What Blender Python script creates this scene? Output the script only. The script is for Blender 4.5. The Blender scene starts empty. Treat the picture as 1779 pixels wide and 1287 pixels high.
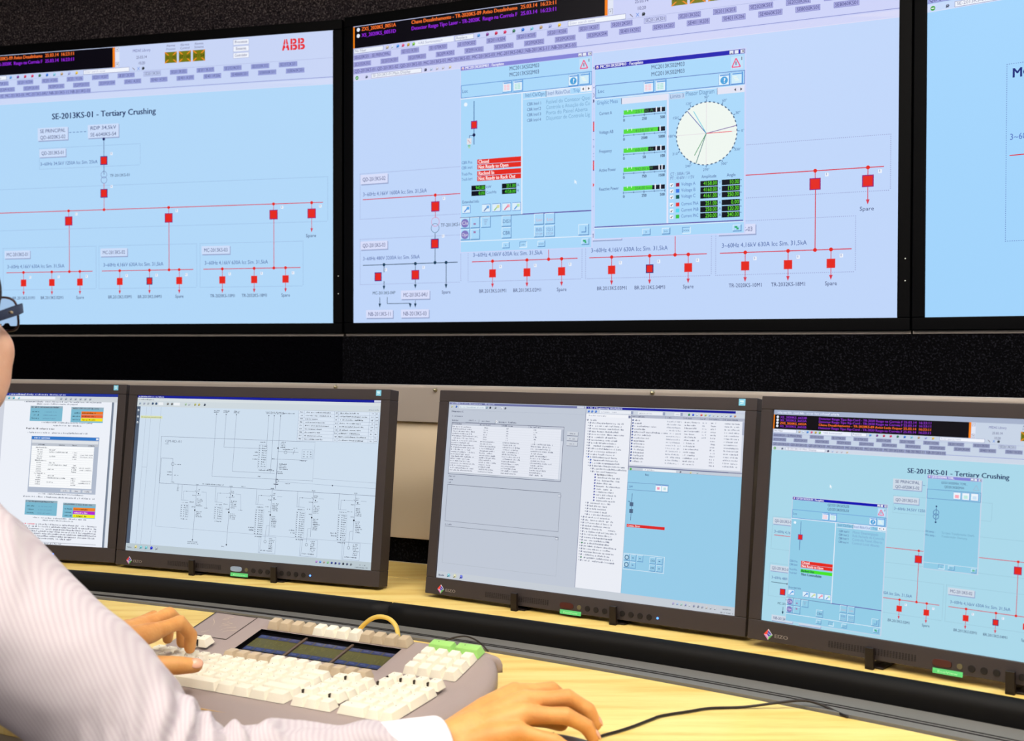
import bpy, bmesh, math, random
import numpy as np
from mathutils import Vector, Matrix, noise
random.seed(7)
CH = 1.18                                   # camera height above the floor
F_PX, PITCH, ROLL = 2083.3, math.radians(1.0305), math.radians(.114)
scn = bpy.context.scene
COL = scn.collection
# ---------------------------------------------------------------- camera
cd = bpy.data.cameras.new('camera'); cam = bpy.data.objects.new('camera', cd); COL.objects.link(cam)
cam.location = (0, 0, CH)
cam.matrix_world = Matrix.Translation((0, 0, CH)) @ Matrix.Rotation(math.pi/2-PITCH, 4, 'X') @ Matrix.Rotation(ROLL, 4, 'Z')
cd.sensor_fit = 'HORIZONTAL'; cd.sensor_width = 36; cd.lens = 36*F_PX/1779; cd.clip_start = .02
cd.dof.use_dof = True; cd.dof.focus_distance = 1.95; cd.dof.aperture_fstop = 9
scn.camera = cam
scn.view_settings.view_transform = 'Standard'; scn.view_settings.look = 'None'
scn.view_settings.gamma = 1; scn.view_settings.use_curve_mapping = False
scn.view_settings.exposure = 0
w = bpy.data.worlds.new('world'); scn.world = w; w.use_nodes = True
w.node_tree.nodes['Background'].inputs[0].default_value = (.8, .85, 1, 1)
w.node_tree.nodes['Background'].inputs[1].default_value = .05
LIGHT_SPOTS = [(-1.15, .75, 28), (.35, .75, 29), (-1.15, -.75, 22), (.35, -.75, 22), (1.85, .3, 20), (-2.4, .3, 18)]   # x, y, strength of the ceiling panels

# ---------------------------------------------------------------- helpers
def srgb(c):
    return tuple((v/255/12.92 if v/255 <= .04045 else ((v/255+.055)/1.055)**2.4) for v in c)
def W3(x, y, z): return Vector((x, y, z+CH))          # z given relative to the camera
def ray(px, py):
    a, b = px-889.5, 643.5-py
    c, s = math.cos(ROLL), math.sin(ROLL); x, u = a*c-b*s, b*c+a*s
    c, s = math.cos(PITCH), math.sin(PITCH)
    return Vector((x, F_PX*c+u*s, u*c-F_PX*s))
def at_z(px, py, z):
    r = ray(px, py); r = r*(z/r.z); return Vector((r.x, r.y, z+CH))
def at_y(px, py, y):
    r = ray(px, py); r = r*(y/r.y); return Vector((r.x, y, r.z+CH))
MATS = {}
def mat(name, color=(200, 200, 200), rough=.5, spec=.5, metal=0, build=None):
    if name in MATS: return MATS[name]
    m = bpy.data.materials.new(name); m.use_nodes = True; MATS[name] = m
    nt = m.node_tree; b = nt.nodes['Principled BSDF']
    b.inputs['Base Color'].default_value = (*srgb(color), 1); b.inputs['Roughness'].default_value = rough
    b.inputs['Specular IOR Level'].default_value = spec; b.inputs['Metallic'].default_value = metal
    if build: build(nt, b)
    return m
def N(nt, t, **k):
    n = nt.nodes.new(t)
    for a, v in k.items():
        if a in n.inputs: n.inputs[a].default_value = v
        else: setattr(n, a, v)
    return n
def noise_tex(nt, scale, detail=3, stretch=(1, 1, 1), rot=(0, 0, 0)):
    tc = N(nt, 'ShaderNodeTexCoord'); mp = N(nt, 'ShaderNodeMapping'); mp.inputs['Scale'].default_value = stretch; mp.inputs['Rotation'].default_value = rot
    nz = N(nt, 'ShaderNodeTexNoise'); nz.inputs['Scale'].default_value = scale; nz.inputs['Detail'].default_value = detail
    nt.links.new(tc.outputs['Object'], mp.inputs[0]); nt.links.new(mp.outputs[0], nz.inputs['Vector']); return nz
def ramp(nt, src, stops):
    r = N(nt, 'ShaderNodeValToRGB'); e = r.color_ramp.elements
    while len(e) < len(stops): e.new(.5)
    for i, (p, c) in enumerate(stops): e[i].position = p; e[i].color = (*srgb(c), 1)
    nt.links.new(src, r.inputs[0]); return r
def bump(nt, b, src, strength, dist):
    bp = N(nt, 'ShaderNodeBump'); bp.inputs['Strength'].default_value = strength; bp.inputs['Distance'].default_value = dist
    nt.links.new(src, bp.inputs['Height']); nt.links.new(bp.outputs[0], b.inputs['Normal'])
def m_carpet(lo, mid, hi):
    def f(nt, b):
        nz = noise_tex(nt, 260, 2); r = ramp(nt, nz.outputs[0], [(.35, lo), (.55, mid), (.68, hi)])
        nt.links.new(r.outputs[0], b.inputs['Base Color']); bump(nt, b, nz.outputs[0], 1, .004)
    return f
def m_wood(nt, b):
    n1 = noise_tex(nt, 5, 6, (1, 9, 1), (0, 0, .55)); n2 = noise_tex(nt, 60, 4, (.6, 12, 1), (0, 0, .55))
    mx = N(nt, 'ShaderNodeMath', operation='MULTIPLY_ADD'); mx.inputs[1].default_value = .35
    nt.links.new(n2.outputs[0], mx.inputs[0]); nt.links.new(n1.outputs[0], mx.inputs[2])
    r = ramp(nt, mx.outputs[0], [(.5, (230, 193, 104)), (.68, (242, 212, 130)), (.85, (247, 222, 146))])
    nt.links.new(r.outputs[0], b.inputs['Base Color'])
def m_noisy(scale, strength, dist):
    def f(nt, b): nz = noise_tex(nt, scale, 2); bump(nt, b, nz.outputs[0], strength, dist)
    return f
def m_attr_emit(nt, b):
    a = N(nt, 'ShaderNodeVertexColor', layer_name='Col'); nt.links.new(a.outputs[0], b.inputs['Emission Color'])
    b.inputs['Emission Strength'].default_value = 1
def m_attr(nt, b):
    a = N(nt, 'ShaderNodeVertexColor', layer_name='Col'); nt.links.new(a.outputs[0], b.inputs['Base Color'])
def emit(c, s):
    def f(nt, b): b.inputs['Emission Color'].default_value = (*srgb(c), 1); b.inputs['Emission Strength'].default_value = s
    return f
def m_shirt(nt, b):
    tc = N(nt, 'ShaderNodeTexCoord'); mp = N(nt, 'ShaderNodeMapping')
    mp.inputs['Rotation'].default_value = (0, math.radians(-58), math.radians(10))
    wv = N(nt, 'ShaderNodeTexWave', wave_type='BANDS', bands_direction='Z'); wv.inputs['Scale'].default_value = 80; wv.inputs['Distortion'].default_value = .5; wv.inputs['Detail'].default_value = 1
    nt.links.new(tc.outputs['Object'], mp.inputs[0]); nt.links.new(mp.outputs[0], wv.inputs['Vector'])
    r = ramp(nt, wv.outputs[0], [(0, (187, 177, 186)), (.5, (193, 184, 192)), (1, (197, 190, 196))])
    nt.links.new(r.outputs[0], b.inputs['Base Color'])
    nz = noise_tex(nt, 900, 1); bump(nt, b, nz.outputs[0], .15, .0006)
def m_skin(c1, c2):
    def f(nt, b):
        nz = noise_tex(nt, 35, 4); r = ramp(nt, nz.outputs[0], [(.3, c1), (.7, c2)]); nt.links.new(r.outputs[0], b.inputs['Base Color'])
        b.inputs['Subsurface Weight'].default_value = .12; b.inputs['Subsurface Radius'].default_value = (.01, .004, .002); b.inputs['Subsurface Scale'].default_value = .6
        n2 = noise_tex(nt, 260, 3); bump(nt, b, n2.outputs[0], .25, .0015)
    return f
CARPET = mat('speckled_carpet', rough=.95, spec=.1, build=m_carpet((26, 23, 28), (62, 55, 60), (118, 108, 108)))
CARPET2 = mat('black_speckled_carpet', rough=.95, spec=.1, build=m_carpet((3, 3, 6), (7, 7, 12), (36, 36, 44)))
CARPET3 = mat('black_carpet', rough=.98, spec=.02, build=m_carpet((3, 3, 6), (5, 5, 9), (10, 10, 16)))
WOOD = mat('maple_wood', rough=.38, spec=.35, build=m_wood)
BLACKGLOSS = mat('black_display_frame', (3, 3, 6), .5, .1)
HOUSING = mat('dark_brown_grey_plastic', (54, 48, 51), .5, .35, build=m_noisy(900, .15, .0005))
HOUSING_D = mat('dark_plastic', (26, 23, 25), .5, .3)
RUBBER = mat('black_rubber', (5, 5, 8), .6, .22, build=m_noisy(1200, .2, .0005))
DUCT = mat('grey_aluminium', (122, 121, 120), .45, .5, .15)
PANEL = mat('greige_panel', (224, 207, 182), .6, .3, build=m_noisy(300, .1, .0005))
PANEL2 = mat('grey_metal_plate', (166, 156, 149), .5, .4)
STEEL = mat('screw_metal', (190, 180, 150), .3, .5, .9)
KEYCASE = mat('taupe_grey_plastic', (158, 144, 142), .55, .35, build=m_noisy(700, .2, .0004))
KEYW = mat('ivory_key_plastic', (236, 230, 214), .5, .35)
KEYG = mat('beige_grey_key_plastic', (192, 174, 148), .5, .35)
KEYGREEN = mat('green_key_plastic', (160, 214, 120), .5, .35)
LEGEND = mat('dark_legend_print', (50, 42, 36), .6, .2)
CABLEK = mat('black_cable', (28, 20, 20), .45, .4)
SKIN = mat('hand_skin', rough=.5, spec=.35, build=m_skin((212, 146, 82), (228, 168, 102)))
SHIRT = mat('striped_shirt_cotton', rough=.85, spec=.15, build=m_shirt)
CUFF = mat('white_cotton', (232, 228, 238), .85, .15)
SCREENM = mat('screen_picture', (2, 2, 3), .35, .15, build=m_attr_emit)
PRINT = mat('printed_mark', rough=.5, spec=.3, build=m_attr)
WHITEWALL = mat('painted_wall', (150, 150, 152), .8, .2, build=m_noisy(200, .1, .0005))
FLOORM = mat('grey_floor_covering', (92, 90, 94), .8, .2, build=m_noisy(300, .3, .001))

class MB:
    def __init__(s): s.v = []; s.f = []; s.c = []; s.m = []
    def face(s, pts, col=None, mi=0):
        k = len(s.v); s.v.extend([tuple(p) for p in pts]); s.f.append(tuple(range(k, k+len(pts)))); s.c.append(col); s.m.append(mi)
    def add(s, vs, fs, col=None, mi=0, M=None):
        k = len(s.v)
        s.v.extend([tuple(M @ Vector(p)) if M else tuple(p) for p in vs])
        for f in fs: s.f.append(tuple(i+k for i in f)); s.c.append(col); s.m.append(mi)
    def box(s, c, d, M=None, col=None, mi=0, taper=None):
        x, y, z = [q/2 for q in d]; t = taper or (1, 1)
        vs = [(c[0]+sx*x*(t[0] if sz > 0 else 1), c[1]+sy*y*(t[1] if sz > 0 else 1), c[2]+sz*z) for sz in (-1, 1) for sy in (-1, 1) for sx in (-1, 1)]
        s.add(vs, [(0, 2, 3, 1), (4, 5, 7, 6), (0, 1, 5, 4), (1, 3, 7, 5), (3, 2, 6, 7), (2, 0, 4, 6)], col, mi, M)
    def disc(s, c, r, h, n=20, M=None, col=None, mi=0, ax='y'):
        vs = []; 
        for k in (0, 1):
            for i in range(n):
                a = 2*math.pi*i/n; p = (c[0]+r*math.cos(a), c[1]-(h if k else 0), c[2]+r*math.sin(a)) if ax == 'y' else (c[0]+r*math.cos(a), c[1]+r*math.sin(a), c[2]+(h if k else 0))
                vs.append(p)
        fs = [tuple(range(n)), tuple(range(n, 2*n))]+[(i, (i+1) % n, n+(i+1) % n, n+i) for i in range(n)]
        s.add(vs, fs, col, mi, M)
    def build(s, name, m, parent=None, bevel=0, smooth=False, fix=True):
        me = bpy.data.meshes.new(name); me.from_pydata(s.v, [], s.f)
        ms = m if isinstance(m, (list, tuple)) else [m]
        for q in ms: me.materials.append(q)
        if len(ms) > 1: me.polygons.foreach_set('material_index', s.m)
        if any(c is not None for c in s.c):
            ca = me.color_attributes.new('Col', 'FLOAT_COLOR', 'CORNER'); data = []
            for f, c in zip(s.f, s.c): data.extend((*(c or (0, 0, 0)), 1)*len(f))
            ca.data.foreach_set('color', data)
        if fix and not any(c is not None for c in s.c):
            bm = bmesh.new(); bm.from_mesh(me); bmesh.ops.recalc_face_normals(bm, faces=bm.faces); bm.to_mesh(me); bm.free()
        return link(name, me, parent, bevel, smooth)
def link(name, me, parent=None, bevel=0, smooth=False):
    o = bpy.data.objects.new(name, me); COL.objects.link(o)
    if parent: o.parent = parent
    if bevel:
        b = o.modifiers.new('bevel', 'BEVEL'); b.width = bevel; b.segments = 2; b.limit_method = 'ANGLE'; b.angle_limit = math.radians(40)
    if smooth or bevel:
        me.polygons.foreach_set('use_smooth', [True]*len(me.polygons))
        if bevel:
            wn = o.modifiers.new('weighted', 'WEIGHTED_NORMAL')
    return o
def tag(o, label=None, cat=None, group=None, kind=None):
    if label: o['label'] = label
    if cat: o['category'] = cat
    if group: o['group'] = group
    if kind: o['kind'] = kind
    return o
def empty(name, M, label=None, cat=None, group=None, kind=None):
    o = bpy.data.objects.new(name, None); COL.objects.link(o); o.empty_display_size = .05
    o.matrix_world = M if isinstance(M, Matrix) else Matrix.Translation(M)
    return tag(o, label, cat, group, kind)
def tube(mb, pts, rs, n=12, closed_ends=True, col=None, mi=0, flat=None):
    """tapered tube through points; flat=(axis, factor) squashes the section"""
    pts = [Vector(p) for p in pts]
    if not isinstance(rs, (list, tuple)): rs = [rs]*len(pts)
    P, Rr = [], []
    if closed_ends:
        d0 = (pts[0]-pts[1]).normalized(); d1 = (pts[-1]-pts[-2]).normalized()
        for a in (80, 55, 25): P.append(pts[0]+d0*rs[0]*math.sin(math.radians(a))); Rr.append(rs[0]*math.cos(math.radians(a)))
    P += pts; Rr += list(rs)
    if closed_ends:
        for a in (25, 55, 80): P.append(pts[-1]+d1*rs[-1]*math.sin(math.radians(a))); Rr.append(rs[-1]*math.cos(math.radians(a)))
    up = Vector((0, 0, 1)); t0 = (P[1]-P[0]).normalized()
    if abs(t0.dot(up)) > .95: up = Vector((0, 1, 0))
    vs = []; u = (up-t0*up.dot(t0)).normalized()
    for i, p in enumerate(P):
        t = (P[min(i+1, len(P)-1)]-P[max(i-1, 0)]).normalized(); u = (u-t*u.dot(t)).normalized(); v = t.cross(u)
        for k in range(n):
            a = 2*math.pi*k/n; off = (u*math.cos(a)+v*math.sin(a))*Rr[i]
            if flat: ax = Vector(flat[0]).normalized(); off -= ax*off.dot(ax)*(1-flat[1])
            vs.append(p+off)
    fs = [(i*n+k, i*n+(k+1) % n, (i+1)*n+(k+1) % n, (i+1)*n+k) for i in range(len(P)-1) for k in range(n)]
    fs += [tuple(range(n))[::-1], tuple(range((len(P)-1)*n, len(P)*n))]
    mb.add(vs, fs, col, mi)
def smooth_path(pts, m=8):
    pts = [Vector(p) for p in pts]; out = []
    Q = [pts[0]*2-pts[1]]+pts+[pts[-1]*2-pts[-2]]
    for i in range(1, len(Q)-2):
        a, b, c, d = Q[i-1:i+3]
        for k in range(m):
            t = k/m; out.append(.5*((2*b)+(c-a)*t+(2*a-5*b+4*c-d)*t*t+(3*b-a-3*c+d)*t**3))
    out.append(pts[-1]); return out
def frame_matrix(o, r, up):
    """local X along r, local Z along up, local Y pointing away from the viewer"""
    y = up.cross(r); M = Matrix.Identity(4)
    for i in range(3): M[i][0], M[i][1], M[i][2], M[i][3] = r[i], y[i], up[i], o[i]
    return M

# ---------------------------------------------------------------- the room
def quad_wall(name, a, b, z0, z1, th, m):
    a, b = Vector((*a, 0)), Vector((*b, 0)); d = (b-a).normalized(); n = Vector((-d.y, d.x, 0))*th
    mb = MB(); vs = [a+Vector((0, 0, z0)), b+Vector((0, 0, z0)), b+n+Vector((0, 0, z0)), a+n+Vector((0, 0, z0))]
    vs += [v+Vector((0, 0, z1-z0)) for v in vs]
    mb.add(vs, [(0, 1, 2, 3), (4, 5, 6, 7), (0, 1, 5, 4), (1, 2, 6, 5), (2, 3, 7, 6), (3, 0, 4, 7)])
    return tag(mb.build(name, m), kind='structure')
YL, YM, YR = .2743, .4626, .665
dl = Vector((math.cos(YL), -math.sin(YL), 0)); dm = Vector((math.cos(YM), -math.sin(YM), 0)); dr = Vector((math.cos(YR), -math.sin(YR), 0))
DW, DH = 1.3284, .7472
oM = Vector((-.4022, 3.0439, 0)); eL = Vector((-.4584, 3.0774, 0)); oR = Vector((.832, 2.418, 0))
back = lambda d, k: Vector((-d.y, d.x, 0))*k
def meet(p, d, q, e):
    k = ((q-p).x*e.y-(q-p).y*e.x)/(d.x*e.y-d.y*e.x); return p+d*k
BK = .055
kL = meet(eL+back(dl, BK), dl, oM+back(dm, BK), dm); kR = meet(oM+back(dm, BK), dm, oR+back(dr, BK), dr)
farL, farR = kL-dl*2.6, kR+dr*2.4
CEIL = 2.75
for nm, a, b, m in (('wall_back_left', farL, kL, CARPET), ('wall_back', kL, kR, CARPET), ('wall_back_right', kR, farR, CARPET)):
    quad_wall(nm, a[:2], b[:2], 0, CEIL, .08, m)
quad_wall('wall_left', (farL.x-.05, -2.6), (farL.x, farL.y+.1), 0, CEIL, .08, WHITEWALL)
quad_wall('wall_right', (farR.x, farR.y+.05), (farR.x, -2.6), 0, CEIL, .08, WHITEWALL)
quad_wall('wall_front', (farR.x, -2.6), (farL.x-.05, -2.6), 0, CEIL, .08, WHITEWALL)
for nm, z, t, m in (('floor', 0, -.06, FLOORM), ('ceiling', CEIL, .06, WHITEWALL)):
    mb = MB(); poly = [(farL.x-.05, -2.6), (farR.x, -2.6), farR[:2], kR[:2], kL[:2], farL[:2]]
    n = len(poly); vs = [(*p, z) for p in poly]+[(*p, z+t) for p in poly]
    mb.add(vs, [tuple(range(n)), tuple(range(n, 2*n))]+[(i, (i+1) % n, n+(i+1) % n, n+i) for i in range(n)])
    tag(mb.build(nm, m), kind='structure')
for i, (x, y, s) in enumerate(LIGHT_SPOTS):
    side = 'left' if x < -.5 else ('right' if x > 1 else 'middle')
    row = 'nearest the video wall' if y > .5 else ('nearest the rear of the room' if y < -.5 else 'at the side of the room')
    t = empty('ceiling_light', (x, y, CEIL), f'square flush ceiling light panel on the {side}, {row}', 'ceiling light', 'ceiling light panels')
    mb = MB()
    for sx, sy, lx, ly in ((0, -.31, .64, .02), (0, .31, .64, .02), (-.31, 0, .02, .6), (.31, 0, .02, .6)): mb.box((sx, sy, -.012), (lx, ly, .024))
    mb.build('frame', mat('white_metal', (230, 230, 230), .4), t)
    mb = MB(); mb.box((0, 0, -.01), (.6, .6, .012)); mb.build('diffuser', mat('light_diffuser_%d' % s, (240, 240, 240), .5, build=emit((255, 246, 232), s)), t)

for i, (o0, d0, ln, m) in enumerate(((eL-dl*2.6, dl, 2.6+.028, CARPET3), (oM-dm*.036, dm, DW+.068, CARPET2), (oR-dr*.033, dr, 2.2, CARPET2))):
    a, b = o0+back(d0, .004), o0+d0*ln+back(d0, .004)
    quad_wall('trim_%d' % (i+1), a[:2], b[:2], .002, CH+.0653-.034, .045, m)

# ---------------------------------------------------------------- lettering
GL = {}
FONT_RES = 2
def glyphs(txt, bold=False):
    key = (txt, bold)
    if key in GL: return GL[key]
    cu = bpy.data.curves.new('t', 'FONT'); cu.body = txt; cu.size = 1; cu.resolution_u = FONT_RES; cu.offset = 0
    o = bpy.data.objects.new('t', cu); COL.objects.link(o)
    dg = bpy.context.evaluated_depsgraph_get(); me = bpy.data.meshes.new_from_object(o.evaluated_get(dg))
    v = [(p.co.x, p.co.y) for p in me.vertices]; f = [tuple(p.vertices) for p in me.polygons]
    bpy.data.objects.remove(o); bpy.data.curves.remove(cu); bpy.data.meshes.remove(me)
    w_ = max([p[0] for p in v] or [1]); GL[key] = (v, f, w_); return GL[key]
CAP = .69
class Art:
    """flat picture in a 1920x1080 grid (x right, y down) mapped on a w x h surface in local X/Z"""
    def __init__(s, w, h, step, nx=1920, ny=1080, clip=True):
        s.mb = MB(); s.w, s.h, s.k, s.nx, s.ny, s.clip = w, h, step, nx, ny, clip; s.lay = 0; s.tint = (1, 1, 1)
    def P(s, x, y, l):
        if s.clip: x, y = min(max(x, 0), s.nx), min(max(y, 0), s.ny)
        return ((x/s.nx-.5)*s.w, -(l+1)*s.k, (1-y/s.ny)*s.h)
    def C(s, c): c = srgb(c); return tuple(a*b for a, b in zip(c, s.tint))
    def poly(s, pts, c, l=None):
        l = s.lay if l is None else l; s.mb.face([s.P(x, y, l) for x, y in pts], s.C(c))
    def rect(s, x0, y0, x1, y1, c, l=None):
        if s.clip and (x1 <= 0 or x0 >= s.nx or y1 <= 0 or y0 >= s.ny): return
        s.poly([(x0, y1), (x1, y1), (x1, y0), (x0, y0)], c, l)
    def frame(s, x0, y0, x1, y1, c, t=2, l=None):
        s.rect(x0, y0, x1, y0+t, c, l); s.rect(x0, y1-t, x1, y1, c, l); s.rect(x0, y0, x0+t, y1, c, l); s.rect(x1-t, y0, x1, y1, c, l)
    def line(s, x0, y0, x1, y1, c, t=2, l=None):
        dx, dy = x1-x0, y1-y0; q = math.hypot(dx, dy) or 1; nx_, ny_ = -dy/q*t/2, dx/q*t/2
        s.poly([(x0+nx_, y0+ny_), (x1+nx_, y1+ny_), (x1-nx_, y1-ny_), (x0-nx_, y0-ny_)], c, l)
    def dots(s, x0, y0, x1, y1, c, step=6, t=2, l=None):
        q = max(abs(x1-x0), abs(y1-y0)); n = int(q/step)
        for i in range(n):
            x, y = x0+(x1-x0)*i/n, y0+(y1-y0)*i/n; s.rect(x, y, x+max(t, (x1-x0)/q*step*.5), y+max(t, (y1-y0)/q*step*.5), c, l)
    def dframe(s, x0, y0, x1, y1, c, **k):
        s.dots(x0, y0, x1, y0, c, **k); s.dots(x0, y1, x1, y1, c, **k); s.dots(x0, y0, x0, y1, c, **k); s.dots(x1, y0, x1, y1, c, **k)
    def circ(s, x, y, r, c, l=None, n=28):
        s.poly([(x+r*math.cos(2*math.pi*i/n), y-r*math.sin(2*math.pi*i/n)) for i in range(n)], c, l)
    def ring(s, x, y, r, c, t=2, n=24, l=None):
        for i in range(n):
            a, b = 2*math.pi*i/n, 2*math.pi*(i+1)/n
            s.poly([(x+r*math.cos(a), y-r*math.sin(a)), (x+r*math.cos(b), y-r*math.sin(b)), (x+(r-t)*math.cos(b), y-(r-t)*math.sin(b)), (x+(r-t)*math.cos(a), y-(r-t)*math.sin(a))], c, l)
    def text(s, x, y, txt, h, c, w=None, bold=False, l=None, right=False, mid=False):
        l = s.lay+1 if l is None else l
        v, f, gw = glyphs(txt, bold); sy = h/CAP; sx = (w/gw) if w else sy*s_aspect(s)
        W_ = gw*sx
        if right: x -= W_
        if mid: x -= W_/2
        col = s.C(c)
        if s.clip and (x > s.nx or x+W_ < 0 or y < 0 or y-h > s.ny): return
        s.mb.add([s.P(x+a*sx, y-b*sy, l) for a, b in v], f, col)
        if bold: s.mb.add([s.P(x+a*sx+h*.075, y-b*sy, l) for a, b in v], f, col)
    def greek(s, x, y, w_, h, c, seed=None, l=None, dens=.62):
        """unreadable small print: a run of little strokes"""
        l = s.lay+1 if l is None else l; q = x
        while q < x+w_:
            if random.random() < .14: q += h*.6; continue
            a = random.choice((.45, .55, .3)); hh = h*random.choice((.7, .7, 1, .75))
            s.rect(q, y-hh, q+h*a*dens, y, c, l)
            if random.random() < .6: s.rect(q, y-hh*random.choice((1, .6, .2)), q+h*.5, y-hh*random.choice((1, .6, .2))+h*.2, c, l)
            q += h*.62
    def build(s, name, parent, m=None): return s.mb.build(name, m or SCREENM, parent)
def s_aspect(s): return (s.h/s.ny)/(s.w/s.nx)

NAVY = (40, 60, 120); RED = (215, 60, 80); SQ = (228, 40, 30)
ROW1 = ['SE1021KS01', 'SE1070KS01', 'SE1070KS02', 'SE2011KS04', 'SE2011KS05', 'SE2011KS06', 'SE2011KS07', 'SE2012KS01', 'SE2013KS01', 'SE2013KS02', 'SE2013KS03', 'SE2020KS01', 'SE2020KS02', 'SE2032KS01']
ROW2 = ['SE2032KS02', 'SE2032KS01', 'SE2070KS01', 'SE2091KS01', 'SE2091KS02', 'SE2092KS01', 'SE2092KS02', 'SE2092KS03', 'SE2092KS04', 'SE4011KS02', 'SE4011KS03', 'SE4011KS05', 'SE4011KS06', 'SE4060KS01', 'SE8000KS01', 'SE8060KS01']
ROW3 = ['QD-2013KS-01', 'QD-2013KS-02', 'QD-2013KS-03', 'MC-2013KS-01', 'MC-2013KS-02', 'MC-2013KS-03', 'MC-2013KS-04U', 'NB-2013KS-11', 'NB-2013KS-03']
def header(a, p, dy=0, alarms=None, bg=None):
    L = a.lay
    a.rect(0, 0, 1920, 196+dy*.4, p['head']); a.rect(0, 176+dy*.4, 1920, 198+dy*.4, p['strip']); a.lay = L+1
    a.rect(0, 100+dy, 1920, 101+dy, (160, 170, 215)); a.rect(0, 170+dy*.5, 1920, 172+dy*.5, (130, 140, 205))
    y0 = 2+dy
    a.rect(0, y0, 998, 80+dy*.8, (6, 4, 14)); a.lay += 1
    a.rect(0, y0, 6, 80+dy*.8, (245, 130, 20)); a.rect(988, y0, 998, 80+dy*.8, (245, 130, 20))
    a.rect(999, y0, 1018, 80+dy*.8, (225, 230, 245)); a.frame(1001, 4+dy, 1016, 20+dy, (120, 125, 160), 2); a.frame(1001, 60+dy*.8, 1016, 78+dy*.8, (120, 125, 160), 2)
    a.poly([(1005, 14+dy), (1012, 14+dy), (1008.5, 8+dy)], (20, 20, 60)); a.poly([(1005, 66+dy*.8), (1012, 66+dy*.8), (1008.5, 73+dy*.8)], (20, 20, 60))
    alarms = alarms or [('ZXS_2020KS_0051A', 'Chave Desalinhamento - TR-2020KS-09 Aviso Desalinhame', (255, 120, 50)), ('XS_2020KS_0051D', 'Detector Rasgo Tipo Laser - TR-2020K  Rasgo na Correia F', (150, 40, 225))]
    yy = 20+dy
    for i, (t1, t2, c) in enumerate(alarms):
        q = yy+i*(22 if len(alarms) == 2 else 15.5); hh = 13 if len(alarms) == 2 else 11
        a.circ(22, q-6, 7, (230, 235, 250), n=14); a.text(36, q, t1, hh, c, 146, bold=True); a.text(247, q, t2, hh, c, 420 if len(alarms) == 2 else 428, bold=True)
        a.text(680, q, '25.03.14', hh, c, 62, bold=True); a.text(752, q, '16:23:11', hh, c, 60, bold=True)
    # library and alarm buttons, right part
    a.text(1116, 27+dy, 'MIDAS Library', 11, (90, 90, 160), 78, mid=True); a.text(1116, 53+dy, '25.03.14', 11, (60, 60, 120), 46, mid=True); a.text(1116, 76+dy, '10:20', 11, (60, 60, 120), 30, mid=True)
    for i, (tt, q) in enumerate((('Processo', '15 / 105'), ('Control', '07 / 60'), ('Sistema', '37 / 54'))):
        x = 1218+i*60.5
        a.text(x+26, 16+dy, 'Alarmes', 9, (100, 105, 150), 38, mid=True); a.text(x+26, 29+dy, tt, 9, (100, 105, 150), 40, mid=True)
        a.rect(x, 36+dy, x+52, 78+dy, (120, 120, 15)); a.lay += 1
        a.line(x, 36+dy, x+52, 78+dy, (240, 140, 40), 4); a.line(x, 78+dy, x+52, 36+dy, (240, 140, 40), 4); a.rect(x+9, 49+dy, x+43, 66+dy, (120, 120, 15), a.lay+1)
        a.text(x+26, 63+dy, q, 11, (20, 20, 10), 44, mid=True, l=a.lay+2); a.lay -= 1
    for i, tt in enumerate(('Processo', 'Sistema', 'Controlador')):
        y = 7+dy+i*25; a.rect(1510, y, 1576, y+21, (238, 242, 252)); a.frame(1510, y, 1577, y+22, (170, 178, 215), 1.5, a.lay+1); a.text(1543, y+15, tt, 10, (60, 60, 120), 52 if i != 1 else 44, mid=True, l=a.lay+2)
    logo(a, 1713, 20+dy, 94, 42, p['head'])
    # tool row
    y = 82+dy*.75
    a.rect(2, y+1, 130, y+17, (235, 240, 252)); a.frame(2, y, 130, y+18, (140, 145, 190), 1.5, a.lay+1); a.text(8, y+13, 'No Filter', 9, (120, 125, 150), l=a.lay+2)
    for i, c in enumerate([(190, 175, 150), (200, 215, 235), (70, 140, 230), (220, 80, 120), (190, 160, 60), (120, 190, 60)]): icon(a, 140+i*22, y+2, 14, c)
    a.rect(262, y, 420, y+18, (235, 240, 252)); a.text(275, y+13, '<All Sortments>', 9, (150, 155, 190), 100)
    a.rect(425, y, 500, y+18, (238, 242, 252)); a.frame(425, y, 500, y+18, (140, 145, 190), 1.5, a.lay+1); a.text(430, y+13, 'Replace', 9, (130, 135, 170), 44, l=a.lay+2)
    for i, c in enumerate([(90, 150, 225), (120, 50, 140), (200, 40, 80), (215, 40, 90), (40, 110, 80), (40, 110, 215), (120, 190, 220), (180, 150, 110), (150, 160, 220), (235, 190, 60)]): icon(a, 512+i*34, y+2, 14, c)
    a.rect(856, y, 1062, y+18, (240, 244, 252)); a.frame(856, y, 1062, y+18, (140, 145, 190), 1.5, a.lay+1); a.text(862, y+13, 'Enter search name', 9, (170, 175, 205), 92, l=a.lay+2)
    a.line(1076, y+4, 1086, y+14, (120, 110, 120), 2.5); a.text(1096, y+15, 'X', 12, (30, 120, 220)); icon(a, 1116, y+2, 14, (30, 40, 50))
    # object buttons
    y1, y2, y3 = 105+dy*.75, 130+dy*.6, 155+dy*.55
    def btn(x, y, t, wd, c=p['btn']):
        a.rect(x, y, x+wd, y+18, c); a.frame(x, y, x+wd, y+18, (118, 124, 190), 1.3, a.lay+1); a.text(x+4, y+14, t, 11, (40, 46, 120), wd-8, l=a.lay+2)
    btn(2, y1, 'SE6020KS01 - SE PRINCIPAL', 160)
    for i, t in enumerate(ROW1): btn(204+i*115.1, y1, t, 75, p['btn'] if t != 'SE2013KS01' else p['head'])
    for i, t in enumerate(ROW2): btn(2 if i == 0 else 118+(i-1)*115.1, y2, t, 75)
    x = 2
    for t in ROW3: wd = 96 if len(t) == 12 else 106; btn(x, y3, t, wd); x += wd+1.5
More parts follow.
